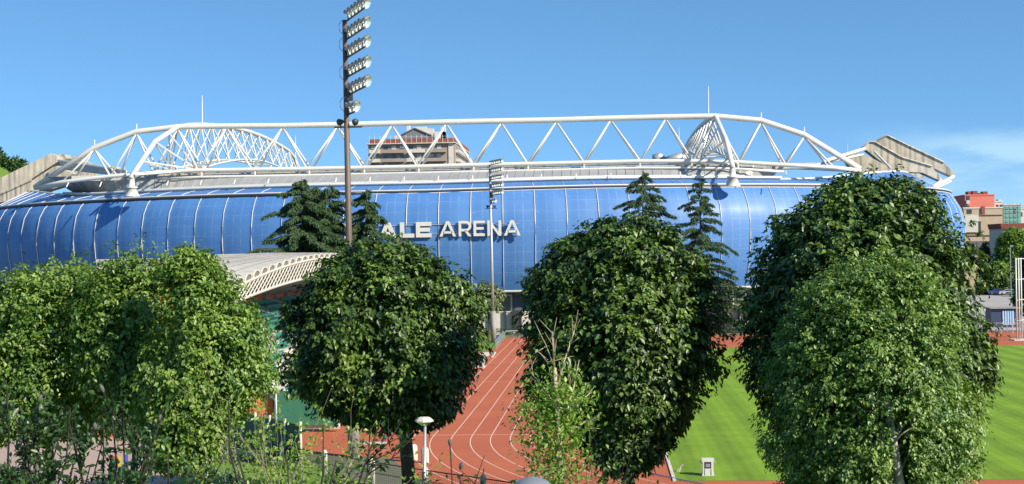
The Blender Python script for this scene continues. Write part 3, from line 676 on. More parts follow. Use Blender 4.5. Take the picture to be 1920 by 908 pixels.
# wooded hill far left, low ridge far right
def hill(name, pts, Y, thick, m):
    V = []; Fq = []; k = len(pts)
    for i, (x, y) in enumerate(pts):
        p = P(x, y, Y); V += [(p[0], Y-thick, -1), (p[0], Y, p[2]), (p[0], Y+thick, -1)]
    for i in range(k-1): Fq += [[3*i, 3*i+3, 3*i+4, 3*i+1], [3*i+1, 3*i+4, 3*i+5, 3*i+2]]
    return tag(mesh_np(name, V, Fq, m, smooth=True), kind='structure')
hp = [(-500, 300), (-300, 262), (-150, 258), (-60, 272), (0, 293), (30, 305), (60, 330), (110, 372), (200, 430), (300, 478)]
hill('hill', hp, 700, 160, VERGE)
n = 22000; fx = rng.random(n); px = -120+fx*240; topy = np.interp(px, [q[0] for q in hp], [q[1] for q in hp])
pos = np.array([P(px[i], topy[i]+rng.random()**1.3*70, 696) for i in range(n)]); 
lumpc = np.array([P(x, np.interp(x, [q[0] for q in hp], [q[1] for q in hp])+random.random()*60-1, 694) for x in rng.random(170)*240-120])
pos = lumpc[rng.integers(0, 170, n)] + rdir(n)*(rng.random((n, 1))**.35)*np.array([4.6, 5.5, 4.2])
V, Fc = leaves(pos, rdir(n), rdir(n)+np.array([0, -.4, .8]), .9+rng.random(n)*.9, .9)
tag(mesh_np('hill_woods', V, Fc, LF_FAR, None, False, tint(n)), 'dense green woodland covering the hill at the far left edge', 'woods', kind='stuff')
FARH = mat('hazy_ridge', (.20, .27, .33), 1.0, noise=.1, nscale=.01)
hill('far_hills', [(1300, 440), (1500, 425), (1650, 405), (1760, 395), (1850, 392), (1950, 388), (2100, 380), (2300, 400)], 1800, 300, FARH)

# ------------------------------------------------------------------ grandstand by the track
GX = -26.0
def gz(Y): return 9.2 + 2.05*(1-((Y-138)/38)**2)
def gb(Y): return 8.2 + 1.45*(1-((Y-138)/38)**2)
st = empty('grandstand', (-28, 140, 0), 'grandstand with arched white lattice fascia and green seats beside the track', 'grandstand')
YY = np.arange(100.4, 176, 2.5)
edge = lambda Y: gz(Y)+.40+.2*min(abs(Y-138)/38, 1)
RIDGE = 11.42
V = []; Fq = []; cols = [(GX, 0), (-27.6, .33), (-29.6, .66), (-32, .93), (-33.5, 1.0), (-35.5, .98)]
ylist = np.arange(99.2, 177, 1.25)
for y in ylist:
    for x, f in cols: V.append((x, y, edge(y)+(max(RIDGE, edge(y)+.08)-edge(y))*f))
for i in range(len(ylist)-1):
    for j in range(len(cols)-1): k = i*6+j; Fq.append([k, k+1, k+7, k+6])
STROOF = mat('stand_roof_sheet', (.44, .42, .36), .7, noise=.12, nscale=.5, stain=((.30, .29, .24), (.4, .08, 3.0)))
mesh_np('roof', V, Fq, STROOF, st, True)
mesh_np('roof_underside', [(a, b_, c-.25) for a, b_, c in V], [f[::-1] for f in Fq], CONCL, st, True)
mb = MB()
for j, (x, f) in enumerate([(-26.8, .17), (-27.6, .33), (-28.6, .5), (-29.6, .66), (-30.8, .8), (-32, .93)]):
    mb.tube([(x, y, edge(y)+(max(RIDGE, edge(y)+.08)-edge(y))*f+.03) for y in ylist], .035, 4)
mb.build('sheet_joints', CONCD, st)
MB().tube([(GX, y, gz(y)) for y in ylist], .11, 6).build('fascia_chord', WHITE2, st, True)
MB().tube([(GX, y, gb(y)) for y in ylist], .11, 6).build('fascia_chord', WHITE2, st, True)
yl = list(np.arange(99.2, 177, 1.25))
lat = MB()
for i, y in enumerate(yl[:-3]):
    lat.tube([(GX, y, gb(y)), (GX, yl[i+3], gz(yl[i+3]))], .055, 4)
    lat.tube([(GX-.02, yl[i+2], gb(yl[i+2])), (GX-.02, y, gz(y))], .05, 4)
lat.build('lattice', WHITE2, st)
# scalloped vault openings, shade painted as dark infill, between chord and roof edge
for y in YY[:-1]:
    c = y+1.25; r = 1.0; hh_ = .36+.2*min(abs(c-138)/38, 1); zb = gz(c)+.02
    if c > 174: continue
    rim = MB(); p = [(GX+.04, c+r*math.cos(t), zb+hh_*math.sin(t)**.8+(gz(c+r*math.cos(t))-gz(c))) for t in np.linspace(.001, math.pi-.001, 11)]
    rim.tube(p, .065, 5); rim.build('vault_rim', WHITE2, st)
    MB().poly([(GX+.005, q[1], q[2]) for q in p]).build('vault_opening_shade', mat('vault_shade', (.16, .15, .13), .9) if 'vault_shade' not in bpy.data.materials else bpy.data.materials['vault_shade'], st)
pan = MB()
for i in range(len(ylist)-1):
    a, c = ylist[i], ylist[i+1]; pan.poly([(GX-.01, a, gz(a)), (GX-.01, c, gz(c)), (GX-.01, c, edge(c)), (GX-.01, a, edge(a))])
pan.build('fascia_panel', STROOF, st)
# near gable edge of the roof
MB().prism([(GX, 99.1, gb(99.2)), (GX, 99.1, edge(99.2)), (-29.6, 99.1, 10.8), (-33.5, 99.1, 11.4), (-35.5, 99.1, 11.4), (-35.5, 99.1, 9.9), (-30, 99.1, 9.9)], (0, .15, 0)).build('gable_end', STROOF, st)
# terrace steps
NS = 12; SXs = np.linspace(-18.6, -36, NS+1); SZs = np.linspace(1.7, 6.6, NS+1)
prof = []
for i in range(NS): prof += [(SXs[i], SZs[i]), (SXs[i+1], SZs[i])]
prof += [(-36, 0), (-18.6, 0)]
STEP = CONCL
MB().prism([(x, 93, z) for x, z in prof], (0, 83, 0)).build('terrace', STEP, st)
bw = MB()
for y0 in np.arange(93, 172, 5.25): bw.box((-36.4, y0+.35, 5.6), (-36.02, y0+4.9, 8.3))
bw.build('back_wall', ORANGE, st)
for y0 in np.arange(93, 172, 5.25):
    MB().box((-36.6, y0-.35, 0), (-35.6, y0+.35, 8.6)).prism([(-36, y0-.25, 7.2), (-36, y0-.25, 8.6), (-27.5, y0-.25, gb(y0)+.6), (-27.5, y0-.25, gb(y0)+.2)], (0, .5, 0)).build('roof_frame', CONCD, st)
MB().box((-36.3, 94, 8.3), (-36.1, 175, 10.2)).build('clerestory', mat('clerestory_glass', (.35, .42, .45), .3), st)
MB().box((-18.55, 93, .1), (-18.4, 175, 1.55)).build('front_wall', CONCL, st)
MB().box((-18.3, 92.5, .2), (-18.2, 108, 2.2)).build('advert_panel', GREEN_P, st)
# end wall facing the camera: orange with pale sloping coping
MB().prism([(-21.6, 92.8, .2), (-21.6, 92.8, 2.0), (-35.4, 92.8, 6.1), (-35.4, 92.8, .2)], (0, .19, 0)).build('end_wall', ORANGE, st)
MB().prism([(-18.5, 92.6, 1.65), (-18.5, 92.6, 2.05), (-36.2, 92.6, 7.0), (-36.2, 92.6, 6.6)], (0, .5, 0)).build('coping', CONCL, st)
MB().box((-33.4, 90.5, 0), (-27.2, 98.4, 10.55)).build('stair_tower', ORANGE, st)
MB().box((-33.5, 90.4, 10.553), (-27.1, 98.5, 10.70)).build('tower_cap', WHITE2, st)
for z in (2.6, 5.4, 8.2): MB().box((-31.2, 90.4, z), (-29.5, 90.52, z+1.2)).build('window', GLASS, st)
MB().box((-21.4, 92.3, .45), (-17.3, 92.42, 2.7)).build('advert_panel', GREEN_P, st)
MB().box((-21.5, 92.5, .2), (-17.2, 92.78, 1.6)).build('front_wall', CONCL, st)
# seats
def seat_mb(mb, x, y, z):
    mb.box((x-.42, y-.21, z+.36), (x-.02, y+.21, z+.42)); mb.prism([(x-.42, y-.21, z+.38), (x-.36, y-.21, z+.38), (x-.44, y-.21, z+.68), (x-.49, y-.21, z+.68)], (0, .42, 0)); mb.box((x-.25, y-.05, z), (x-.19, y+.05, z+.36))
seats = []
for r in range(NS):
    for y in np.arange(94.2, 175, .5):
        if (y % 13) < 1.2 or (r < 6 and (y*.7+r*2.7) % 9 < 4.2) or (r == 6 and (y % 17) < 4): continue
        seats.append((SXs[r]-.55, y, SZs[r]))
def pxof(p):
    d = np.array(p)-CAM; w_ = d@fwd; return 960+F*(d@camR)/w_, 454-F*(d@camU)/w_
vis = [(p, pxof(p)) for p in seats]
cand = sorted([p for p, (a, b_) in vis if 462 < a < 537 and 566 < b_ < 640 and p[1] < 150], key=lambda p: p[1])[:100]
cs = set(cand); mb = MB()
for p in cand:
    m1 = MB(); seat_mb(m1, *p); m1.build('seat', GREEN_SEAT, st)
for p in seats:
    if p not in cs: seat_mb(mb, *p)
o = mb.build('seats', GREEN_SEAT, st); o['kind'] = 'stuff'
for y0 in np.arange(93, 175, 13): MB().tube([(-18.8, y0+.5, 2.6), (-35.5, y0+.5, 7.5)], .04, 5).build('handrail', GALV, st)

# ------------------------------------------------------------------ floodlight masts
def mast():
    b0 = XP(655, 81.0, 0); top = 24.8
    r = empty('floodlight_mast', b0, 'tall brown floodlight mast with tiers of lamps rising above the grandstand roof', 'floodlight mast')
    c = b0
    MB().tube([c+np.array([.10, 0, 0]), c+np.array([.10, 0, 4.4])], [.34, .32], 12).build('base_pillar', CONCD, r, True)
    MB().tube([c+np.array([.05, 0, 4.4]), c+np.array([0, 0, 11]), c+np.array([-.1, 0, top])], [.21, .19, .13], 12).build('pole', MASTB, r, True)
    tiers = [(25.3, 5), (24.25, 5), (23.2, 5), (22.1, 5), (21.05, 5), (19.95, 2)]
    for z, nl in tiers:
        L0 = c+np.array([.02, .2, z-.5]); a = nrm((1.65, -4.0, 0)); ln = 4.4 if nl == 5 else 1.6
        MB().tube([L0, L0+a*ln], .055, 6).tube([L0+np.array([-.1, .1, 0]), L0+np.array([-.12, .1, -.6])], .08, 6).build('crossarm', DARK, r)
        for k in range(nl):
            q = L0+a*(ln*(k+.6)/nl)+np.array([0, 0, .38])
            aim = nrm((.82, -.46, -.22)); sc_ = 1.22 if k == nl-1 else 1.0
            h_ = MB().lathe(q-aim*.34, aim, [(0, .02), (.0, .11), (.22, .12), (.24, .10), (.30*sc_, .17*sc_), (.44*sc_, .27*sc_), (.48*sc_, .29*sc_)], 14)
            h_.tube([q-aim*.1+np.array([0, 0, -.38]), q-aim*.1+np.array([0, 0, -.15])], .035, 5)
            hh = h_.build('floodlight', ALU, r, True)
            hh['_org'] = r['_org']
            MB().lathe(q-aim*.34, aim, [(.16*sc_, .05), (.26*sc_, .14*sc_), (.42*sc_, .245*sc_), (.485*sc_, .285*sc_)], 14).build('reflector', REFL, hh, True)
            MB().tube([q-aim*.05+np.array([0, 0, .15]), q+aim*.12-np.array([0, 0, .25])], .02, 4).build('bracket', DARK, hh)
    for sx in (-.38, .42):
        q = c+np.array([sx, -.1, 19.0-.0]); aim = nrm((sx, -.9, -.2))
        MB().lathe(q-aim*.2, aim, [(0, .03), (.05, .13), (.2, .16), (.34, .2), (.36, .0)], 12).build('spotlight', DARK, r, True)
        MB().tube([q+np.array([0, 0, -.3]), q], .04, 5).build('spotlight_arm', DARK, r)
    MB().tube([c+np.array([-.75, -.1, 18.7]), c+np.array([.85, -.1, 18.7])], .05, 6).build('crossarm', DARK, r)
    for z in (25, 24, 22.4, 20.6, 19.2):
        cb = MB(); p = c+np.array([-.2, 0, z-.5]); cb.tube([p+np.array([-.05, 0, .3]), p+np.array([-.22, 0, .08]), p+np.array([-.2, 0, -.3]), p+np.array([0, 0, -.5])], .015, 4); cb.build('cable', DARK, r)
    MB().box(c+np.array([-.16, -.22, 20.2]), c+np.array([.3, .22, 21.0])).build('junction_box', DARK, r)
    return r
m1 = mast(); 
m2 = copy_tree(m1); m2.location = tuple(XP(922, 184, 0)); m2.scale = (1, 1, .92)
for ch in m2.children:
    if ch.name.startswith('pole'):
        ch.data = ch.data.copy(); ch.data.materials[0] = GALV
tag(m2, 'slim grey floodlight mast standing at the far end of the red track', 'floodlight mast')
tag(m1, group='floodlight masts'); tag(m2, group='floodlight masts')

# ------------------------------------------------------------------ far end of the track
wl = empty('boundary_wall', (-10, 205, 0), 'long pale concrete wall with dark posts below the blue stadium skin', 'wall')
MB().box((-60, 205, 0), (47, 205.4, 3.0)).build('wall', CONCL, wl)
for i, x in enumerate(np.arange(-58, 60, 2.2)):
    if -22 < x < 30: MB().box((x, 204.5, 0), (x+.14, 204.98, 3.35)).build('post', DARK, wl)
MB().box((-60, 204.9, 3.003), (47, 205.5, 3.15)).build('coping', CONCL, wl)
MB().box((-13.0, 204.3, .8), (-12.0, 204.98, 3.3)).build('gate', DARK, wl)
n = 9000; pos = np.stack([rng.random(n)*90-45, 200+rng.random(n)*1.6, rng.random(n)*.95], 1)
V, Fc = leaves(pos, rdir(n), rdir(n)+np.array([0, -.5, 1]), .16+.1*rng.random(n), .7)
tag(mesh_np('hedge', V, Fc, LF_DK, None, False, tint(n)), 'low dark hedge running along the foot of the boundary wall', 'hedge')
# far railing and hoop
rl = empty('railing', PZ(928, 652), 'short pale green railing at the far left edge of the red track', 'railing')
a = PZ(930, 656); c = PZ(944, 637); mb = MB().tube([a+np.array([0, 0, 1.1]), c+np.array([0, 0, 1.1])], .04, 5).tube([a+np.array([0, 0, .6]), c+np.array([0, 0, .6])], .03, 5); mb.build('rail', GALV, rl)
for i in range(9): q = a+(c-a)*i/8; MB().tube([q, q+np.array([0, 0, 1.1])], .04, 5).build('post', GALV, rl)
gp = MB(); a = PZ(946, 635.5); c = PZ(973, 634)
gp.tube([a, a+np.array([0, 0, .75]), a+(c-a)*.1+np.array([0, 0, 1.0]), c+np.array([0, 0, 1.0]), c], .045, 6)
tag(gp.build('barrier_hoop', GALV, origin=a), 'low grey tubular barrier at the far end of the red track', 'barrier')
sp_ = empty('sand_pit', PZ(903, 665), 'pale long jump sand pit beside the far left side of the track', 'sand pit')
q = [PZ(x, y) for x, y in ((888, 668), (912, 669), (928, 661), (905, 662))]
MB().prism([p+np.array([0, 0, .01]) for p in q], (0, 0, .06)).build('sand', mat('sand', (.55, .5, .4), .95, noise=.1), sp_)
q = [PZ(x, y) for x, y in ((921, 671), (924, 671), (930, 662), (927, 662))]
MB().prism([p+np.array([0, 0, .01]) for p in q], (0, 0, .12)).build('edge_board', WHITE, sp_)
bn = empty('blue_bin', PZ(930, 640), 'small blue container beside the far floodlight mast', 'container')
p = PZ(927, 641); MB().box(p, p+np.array([.9, .6, .9])).build('body', mat('blue_plastic', (.05, .12, .3), .5), bn); MB().box(p+np.array([-.05, -.05, .903]), p+np.array([.95, .65, 1.0])).build('lid', WHITE2, bn)
# hurdles / equipment box near pit
ec = empty('equipment_box', PZ(893, 690), 'white slatted equipment crate beside the track under the big linden', 'crate')
p = PZ(889, 690); 
MB().box(p, p+np.array([1.0, 1.2, .9])).build('body', WHITE2, ec)
for i in range(4): MB().box(p+np.array([.05+.25*i, -.06, 0]), p+np.array([.12+.25*i, -.003, .95])).build('slat', GALV, ec)

# hammer cage on the right
p = PZ(1911, 639); hc = empty('throwing_cage', p, 'tall white tubular throwing cage on the far side of the lawn', 'throwing cage')
for dx, dy in ((-.25, 0), (.15, .3), (.85, 1.8), (2.8, 4.0), (5.2, 4.6), (7.6, 4.0)):
    MB().tube([p+np.array([dx, dy, 0]), p+np.array([dx, dy, 10.0])], .085, 8).build('post', WHITE, hc, True)
for z in (9.9, 7.4, 4.9, 2.4):
    MB().tube([p+np.array(v) for v in ((-.25, 0, z), (.85, 1.8, z), (2.8, 4.0, z), (5.2, 4.6, z), (7.6, 4.0, z))], .05, 6).build('rail', WHITE, hc)
MB().box(p+np.array([-.6, -.2, 0]), p+np.array([1.2, 2.2, .12])).build('footing', CONCL, hc)
# fence behind the far track on the right
ff = empty('mesh_fence', XP(1885, 196, 0), 'low grey pitch fence behind the far red track on the right', 'fence')
MB().tube([XP(1845, 196, 1.2), XP(1960, 196, 1.2)], .04, 5).tube([XP(1845, 196, .6), XP(1960, 196, .6)], .03, 5).build('rail', GALV, ff)
for i in range(12): q = XP(1846+i*10, 196, 0); MB().tube([q, q+np.array([0, 0, 1.25])], .05, 5).build('post', GALV, ff)
for i in range(2):
    p = XP(1874+i*22, 193, 0); f_ = MB().tube([p, p+np.array([.35, 0, 1.9]), p+np.array([1.3, 0, 1.9]), p+np.array([1.6, 0, 0])], .04, 5).tube([p+np.array([.3, 0, 1.2]), p+np.array([1.4, 0, 1.2])], .03, 5)
    tag(f_.build('trestle_frame', WHITE2, origin=p), 'white metal trestle frame on the far red track, the %s one' % ('left' if i == 0 else 'right'), 'frame', 'white trestle frames')
# dark containers with pale stripes
kc = empty('storage_container', XP(1875, 206, 0), 'dark blue storage container with pale stripes beyond the far fence', 'container')
MB().box(XP(1856, 206, 0), XP(1900, 209, 0)+np.array([0, 0, 2.7])).build('body', mat('navy_panel', (.03, .045, .09), .5), kc)
for i in range(5): q = XP(1878+i*4.5, 205.9, .4); MB().box(q, q+np.array([.22, .07, 2.0])).build('stripe', mat('pale_blue', (.35, .5, .68), .5) if i == 0 else bpy.data.materials['pale_blue'], kc)
MB().box(XP(1855, 205.6, 2.703), XP(1901, 209.4, 2.85)).build('roof', CONCD, kc)
# parked cars
def car(px, py, colr, label):
    p = PZ(px, py); r = empty('parked_car', p, label, 'car', 'cars parked beyond the far plaza')
    pm_ = mat('car_paint', colr, .3, coat=.6)
    side = [(-2.1, .35), (-2.15, .8), (-1.9, .98), (-1.15, 1.05), (-.55, 1.45), (.9, 1.47), (1.6, 1.02), (2.05, .9), (2.15, .4)]
    MB().prism([p+np.array([a, -.85, z]) for a, z in side], (0, 1.7, 0)).build('body', pm_, r)
    MB().prism([p+np.array([a, -.87, z]) for a, z in ((-.95, 1.06), (-.5, 1.38), (.82, 1.4), (1.35, 1.06))], (0, 1.74, 0)).build('window', GLASS, r)
    for a in (-1.35, 1.35):
        MB().tube([p+np.array([a, -.9, .33]), p+np.array([a, -.6, .33])], .33, 14).build('wheel', DARK, r, True)
    return r
car(1868, 553, (.03, .06, .22), 'dark blue car parked at the left end of the far plaza')
car(1889, 554, (.35, .36, .38), 'silver grey car parked just right of the dark blue one')
car(1905, 556, (.05, .10, .07), 'dark green car parked furthest right beyond the white cage')
car(1852, 551, (.5, .5, .5), 'pale car parked beyond the lawn, partly behind the hornbeam')
for px, py, tp in ((1866, 540, 508), (1896, 560, 462)):
    p = PZ(px, py); z = P(px, tp, p[1])[2]
    r = empty('street_lamp', p, 'thin grey lamp post beyond the plaza, %s' % ('the shorter one above the blue car' if tp == 508 else 'the taller one beside the cage'), 'street lamp', 'lamp posts beyond the plaza')
    MB().tube([p, p+np.array([0, 0, z])], [.09, .06], 6).build('pole', GALV, r); MB().box(p+np.array([-.1, -.1, z]), p+np.array([.7, .1, z+.15])).build('lamp_head', GALV, r)

# ------------------------------------------------------------------ near track furniture
p = PZ(1328, 893); bx = empty('equipment_cabinet', p, 'light grey cabinet with a dark window and side handles on the track by the lawn', 'cabinet')
MB().prism([p+np.array([a, 0, z]) for a, z in ((-.30, 0), (.30, 0), (.30, .12), (.27, .12), (.27, .72), (.31, .76), (.31, .86), (-.31, .86), (-.31, .76), (-.27, .72), (-.27, .12), (-.30, .12))], (0, .5, 0)).build('body', mat('grey_cabinet', (.58, .58, .55), .5, noise=.05, nscale=4), bx)
MB().box(p+np.array([-.18, -.02, .40]), p+np.array([.16, -.003, .72])).build('window', GLASS, bx)
MB().box(p+np.array([-.12, -.028, .46]), p+np.array([.10, -.022, .62])).build('display', mat('display_grey', (.22, .25, .28), .4), bx)
MB().box(p+np.array([-.18, -.02, .05]), p+np.array([-.15, -.003, .36])).box(p+np.array([.14, -.02, .05]), p+np.array([.17, -.003, .36])).build('trim', CONCD, bx)
for s in (-1, 1): MB().tube([p+np.array([s*.29, .2, .62]), p+np.array([s*.38, .2, .66]), p+np.array([s*.38, .2, .78])], .025, 5).build('handle', GALV, bx)
p = PZ(1273, 885); bc = MB(); bc.tube([p, p+np.array([.1, 0, .28]), p+np.array([.24, 0, .36])], [.05, .04, .07], 6).tube([p+np.array([-.12, 0, 0]), p+np.array([0, 0, .2])], .03, 5)
tag(bc.build('sprinkler_head', WHITE2, origin=p), 'small white sprinkler sticking up at the corner of the lawn', 'sprinkler')
# fence round the bend: concrete posts with dark rails and wire mesh
fp = [(-21.5, 80.5), (-17.5, 77.2), (-14.6, 74.2), (-11.6, 71.0), (-8.6, 68.2), (-5.6, 65.6), (-2.6, 63.0), (.4, 60.6), (3.6, 58.2)]
fe = empty('track_fence', (-9, 69, 0), 'low fence of round concrete posts and black rails around the track bend', 'fence')
for x, y in fp:
    MB().tube([(x, y, 0), (x, y, 1.22), (x, y, 1.32)], [.16, .15, .08], 10).build('post', CONCL, fe, True)
MB().tube([(x, y-.02, 1.15) for x, y in fp], .03, 5).build('rail', BLACKR, fe); MB().tube([(x, y-.02, .62) for x, y in fp], .02, 5).build('rail', BLACKR, fe)
mb = MB()
for (x0, y0), (x1, y1) in zip(fp[:-1], fp[1:]):
    for k in range(1, 28): t = k/28; x = x0+(x1-x0)*t; y = y0+(y1-y0)*t; mb.tube([(x, y, .05), (x, y, 1.13)], .005, 3)
for z in np.arange(.12, 1.1, .11): mb.tube([(x, y, z) for x, y in fp], .005, 3)
mb.build('wire_mesh', BLACKR, fe)
# bench table by the trunk
p = PZ(700, 846); tb = empty('bench', p, 'narrow white bench on thin legs on the red ground behind the linden trunk', 'bench')
MB().box(p+np.array([-.75, -.2, .42]), p+np.array([.75, .2, .5])).build('seat', WHITE, tb)
for s in (-.6, .6): MB().box(p+np.array([s-.04, -.16, 0]), p+np.array([s+.04, -.1, .417])).box(p+np.array([s-.04, .1, 0]), p+np.array([s+.04, .16, .417])).build('leg', GALV, tb)
# stone bollards behind the fence
for i, (px, py) in enumerate(((757, 865), (776, 862), (797, 868))):
    p = PZ(px, py); mb = MB().lathe(p, (0, 0, 1), [(0, .22), (.75, .2), (.85, .12), (.86, 0)], 12)
    tag(mb.build('bollard', CONCL, None, True, origin=p), 'short pale concrete bollard near the linden trunk, the %s of three' % ('leftmost', 'middle', 'rightmost')[i], 'bollard', 'pale bollards by the linden trunk')
# park lamp
p = XP(790, 54, 0); lp = empty('park_lamp', p, 'grey park lamp post with a white hexagonal hat shaped head', 'park lamp')
MB().tube([p, p+np.array([0, 0, 1.2]), p+np.array([.05, 0, 5.0])], [.09, .075, .055], 10).build('pole', GALV, lp, True)
c = p+np.array([.02, 0, 0]); hz_ = P(788, 790, 54)[2]
MB().lathe(c+np.array([0, 0, hz_-.28]), (0, 0, 1), [(.10, .05), (.12, .12), (.2, .24), (.25, .30), (.27, .31)], 8).build('lamp_glass', REFL, lp)
MB().lathe(c+np.array([0, 0, hz_]), (0, 0, 1), [(-.01, .36), (.04, .35), (.13, .24), (.15, .20), (.16, 0)], 8).build('lamp_hat', CONCL, lp)
# street lamp dome close to the camera
p = XP(992, 21, 3.9); sl = empty('street_lamp', p, 'grey domed street lamp head at the bottom edge of the picture', 'street lamp')
MB().tube([p, XP(992, 21, 7.9)], [.08, .055], 8).build('pole', GALV, sl, True)
z = P(992, 893, 21)[2]; MB().lathe(XP(992, 21, z-.2), (0, 0, 1), [(-.02, .22), (0, .31), (.07, .29), (.13, .22), (.17, .13), (.2, 0)], 24).build('lamp_dome', mat('lamp_dome_grey', (.25, .26, .28), .3, .3), sl, True)
# green mesh fence on the left of the verge
gf = empty('screened_fence', XP(470, 79, 0), 'tall green screened fence with pale posts left of the verge', 'fence')
a = XP(425, 84, 0); c = XP(560, 76, 0)
MB().prism([a+np.array([0, 0, .25]), c+np.array([0, 0, .25]), c+np.array([0, 0, 2.4]), a+np.array([0, 0, 2.4])], (0, .03, 0)).build('screen', GREEN_M, gf)
for t in np.linspace(0, 1, 6): q = a+(c-a)*t+np.array([0, -.08, 0]); MB().tube([q, q+np.array([0, 0, 2.6])], .07, 8).build('post', CONCL, gf, True)
MB().prism([a+np.array([0, -.2, 0]), c+np.array([0, -.2, 0]), c+np.array([0, -.2, .22]), a+np.array([0, -.2, .22])], (0, .35, 0)).build('plinth', CONCL, gf)
# white flag-like posts
for i, (px, py, tp) in enumerate(((519, 850, 700), (497, 893, 775))):
    p = PZ(px, py+20); z = P(px, tp, p[1])[2]; o = MB().tube([p, p+np.array([0, 0, z])], [.07, .05], 8).tube([p, p+np.array([0, 0, .08])], .16, 8).build('slim_post', GALV, None, True, origin=p)
    tag(o, ('tall' if i == 0 else 'shorter')+' slim grey post standing near the green screened fence', 'post', 'slim grey posts')
# bike hoops
for i in range(7):
    p = PZ(345+i*15, 899+i*3.5); mb = MB(); th = np.linspace(0, math.pi, 9)
    mb.tube([p+np.array([-.36, 0, 0])]+[p+np.array([-.36*math.cos(t), .0, .48+.34*math.sin(t)]) for t in th]+[p+np.array([.36, 0, 0])], .03, 6)
    tag(mb.build('bike_hoop', GALV, None, True, origin=p), 'round topped steel bicycle hoop in the row under the left tree', 'bicycle hoop', 'steel bicycle hoops under the left tree')
# notice board
p = PZ(218, 895); nb = empty('notice_sign', p, 'small coloured notice board on posts on the pink paving', 'sign')
for s in (-.3, .6): MB().tube([p+np.array([s, 0, 0]), p+np.array([s, 0, 1.2])], .03, 6).build('post', DARK, nb)
for (x0, x1, z0, z1, cc, nm) in ((-.3, .1, .6, 1.1, (.5, .06, .04), 'red_panel'), (.103, .3, .6, 1.1, (.6, .45, .04), 'yellow_panel'), (.45, .62, .1, 1.2, (.05, .12, .5), 'blue_panel')):
    MB().box(p+np.array([x0, -.06, z0]), p+np.array([x1, -.04, z1])).build(nm, mat(nm, cc, .6), nb)
pl = empty('planter_wall', PZ(60, 806), 'low grey concrete planter wall edging the pink paving', 'planter wall')
MB().box(PZ(-60, 800), PZ(260, 806)+np.array([0, .4, .55])).build('wall', CONCD, pl); MB().box(PZ(-60, 800)+np.array([0, -.05, .553]), PZ(260, 806)+np.array([0.05, .45, .62])).build('coping', CONCL, pl)

# ------------------------------------------------------------------ trees
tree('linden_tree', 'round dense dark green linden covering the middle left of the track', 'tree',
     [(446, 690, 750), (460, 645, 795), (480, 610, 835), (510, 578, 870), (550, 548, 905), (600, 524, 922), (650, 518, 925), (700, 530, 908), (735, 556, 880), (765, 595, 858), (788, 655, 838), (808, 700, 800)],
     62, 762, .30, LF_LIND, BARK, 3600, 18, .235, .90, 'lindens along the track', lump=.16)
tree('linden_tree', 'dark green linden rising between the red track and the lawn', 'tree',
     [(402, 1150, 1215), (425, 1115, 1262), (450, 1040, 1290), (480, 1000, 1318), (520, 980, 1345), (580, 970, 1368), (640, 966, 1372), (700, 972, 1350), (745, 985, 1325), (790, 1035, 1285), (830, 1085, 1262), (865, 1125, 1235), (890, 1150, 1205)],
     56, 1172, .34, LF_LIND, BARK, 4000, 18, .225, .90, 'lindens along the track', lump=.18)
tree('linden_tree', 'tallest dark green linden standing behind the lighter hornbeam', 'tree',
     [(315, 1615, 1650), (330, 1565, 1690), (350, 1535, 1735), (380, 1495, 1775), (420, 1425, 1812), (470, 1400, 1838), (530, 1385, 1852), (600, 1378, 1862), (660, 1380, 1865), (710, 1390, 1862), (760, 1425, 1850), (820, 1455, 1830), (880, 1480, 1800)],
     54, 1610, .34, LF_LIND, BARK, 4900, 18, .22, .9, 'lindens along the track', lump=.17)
tree('hornbeam_tree', 'lighter green fine leaved tree with a pale trunk at the right front', 'tree',
     [(478, 1650, 1700), (495, 1600, 1745), (520, 1550, 1790), (560, 1505, 1825), (620, 1465, 1855), (680, 1445, 1868), (740, 1432, 1878), (800, 1430, 1885), (860, 1440, 1888), (920, 1465, 1880), (960, 1500, 1850)],
     44, 1690, .16, LF_BIRCH, BARKP, 6400, 16, .125, .65, wild=.10, dy=2.4, hole=((1674, 1704, 765, 925, .97), (1600, 1665, 780, 830, .5), (1560, 1610, 640, 700, .4), (1750, 1790, 640, 690, .55), (1480, 1520, 640, 700, .5)), lump=.15, droop=.5, shell=(.3, 1.0))
tree('lime_tree', 'bright green young tree at the far left edge', 'tree',
     [(488, 60, 120), (508, 15, 180), (530, -30, 225), (570, -60, 240), (620, -100, 255), (680, -120, 260), (740, -120, 250), (790, -90, 230), (830, -40, 180)],
     52, 90, .16, LF_LIGHT, BARK, 3100, 16, .165, .85, 'bright young trees on the left', lump=.22, shell=(.3, 1.05), droop=.40, spread=.2, fill_=1.0, wild=.16)
tree('lime_tree', 'bright green young tree standing in front of the orange stair tower', 'tree',
     [(478, 215, 262), (500, 165, 312), (540, 145, 345), (590, 130, 355), (650, 130, 360), (710, 150, 340), (770, 180, 320), (820, 220, 300)],
     50, 245, .13, LF_LIGHT, BARK, 1900, 16, .16, .85, hole=((275, 345, 530, 690, .75), (200, 290, 500, 560, .45)), group= 'bright young trees on the left', lump=.24, shell=(.3, 1.05), droop=.40, spread=.2, fill_=1.0, wild=.16)
tree('lime_tree', 'tallest bright green young tree beside the grandstand end', 'tree',
     [(458, 343, 353), (476, 315, 388), (500, 292, 418), (530, 290, 445), (560, 295, 462), (600, 285, 492), (640, 275, 520), (690, 265, 530), (740, 260, 500), (785, 255, 450), (830, 260, 430), (865, 280, 405), (890, 320, 380)],
     47, 360, .14, LF_LIGHT, BARK, 3000, 16, .155, .8, hole=((275, 335, 530, 690, .7), (360, 400, 600, 640, .5), (395, 430, 660, 700, .5)), group= 'bright young trees on the left', lump=.22, shell=(.3, 1.05), droop=.40, spread=.2, fill_=1.0, wild=.16)

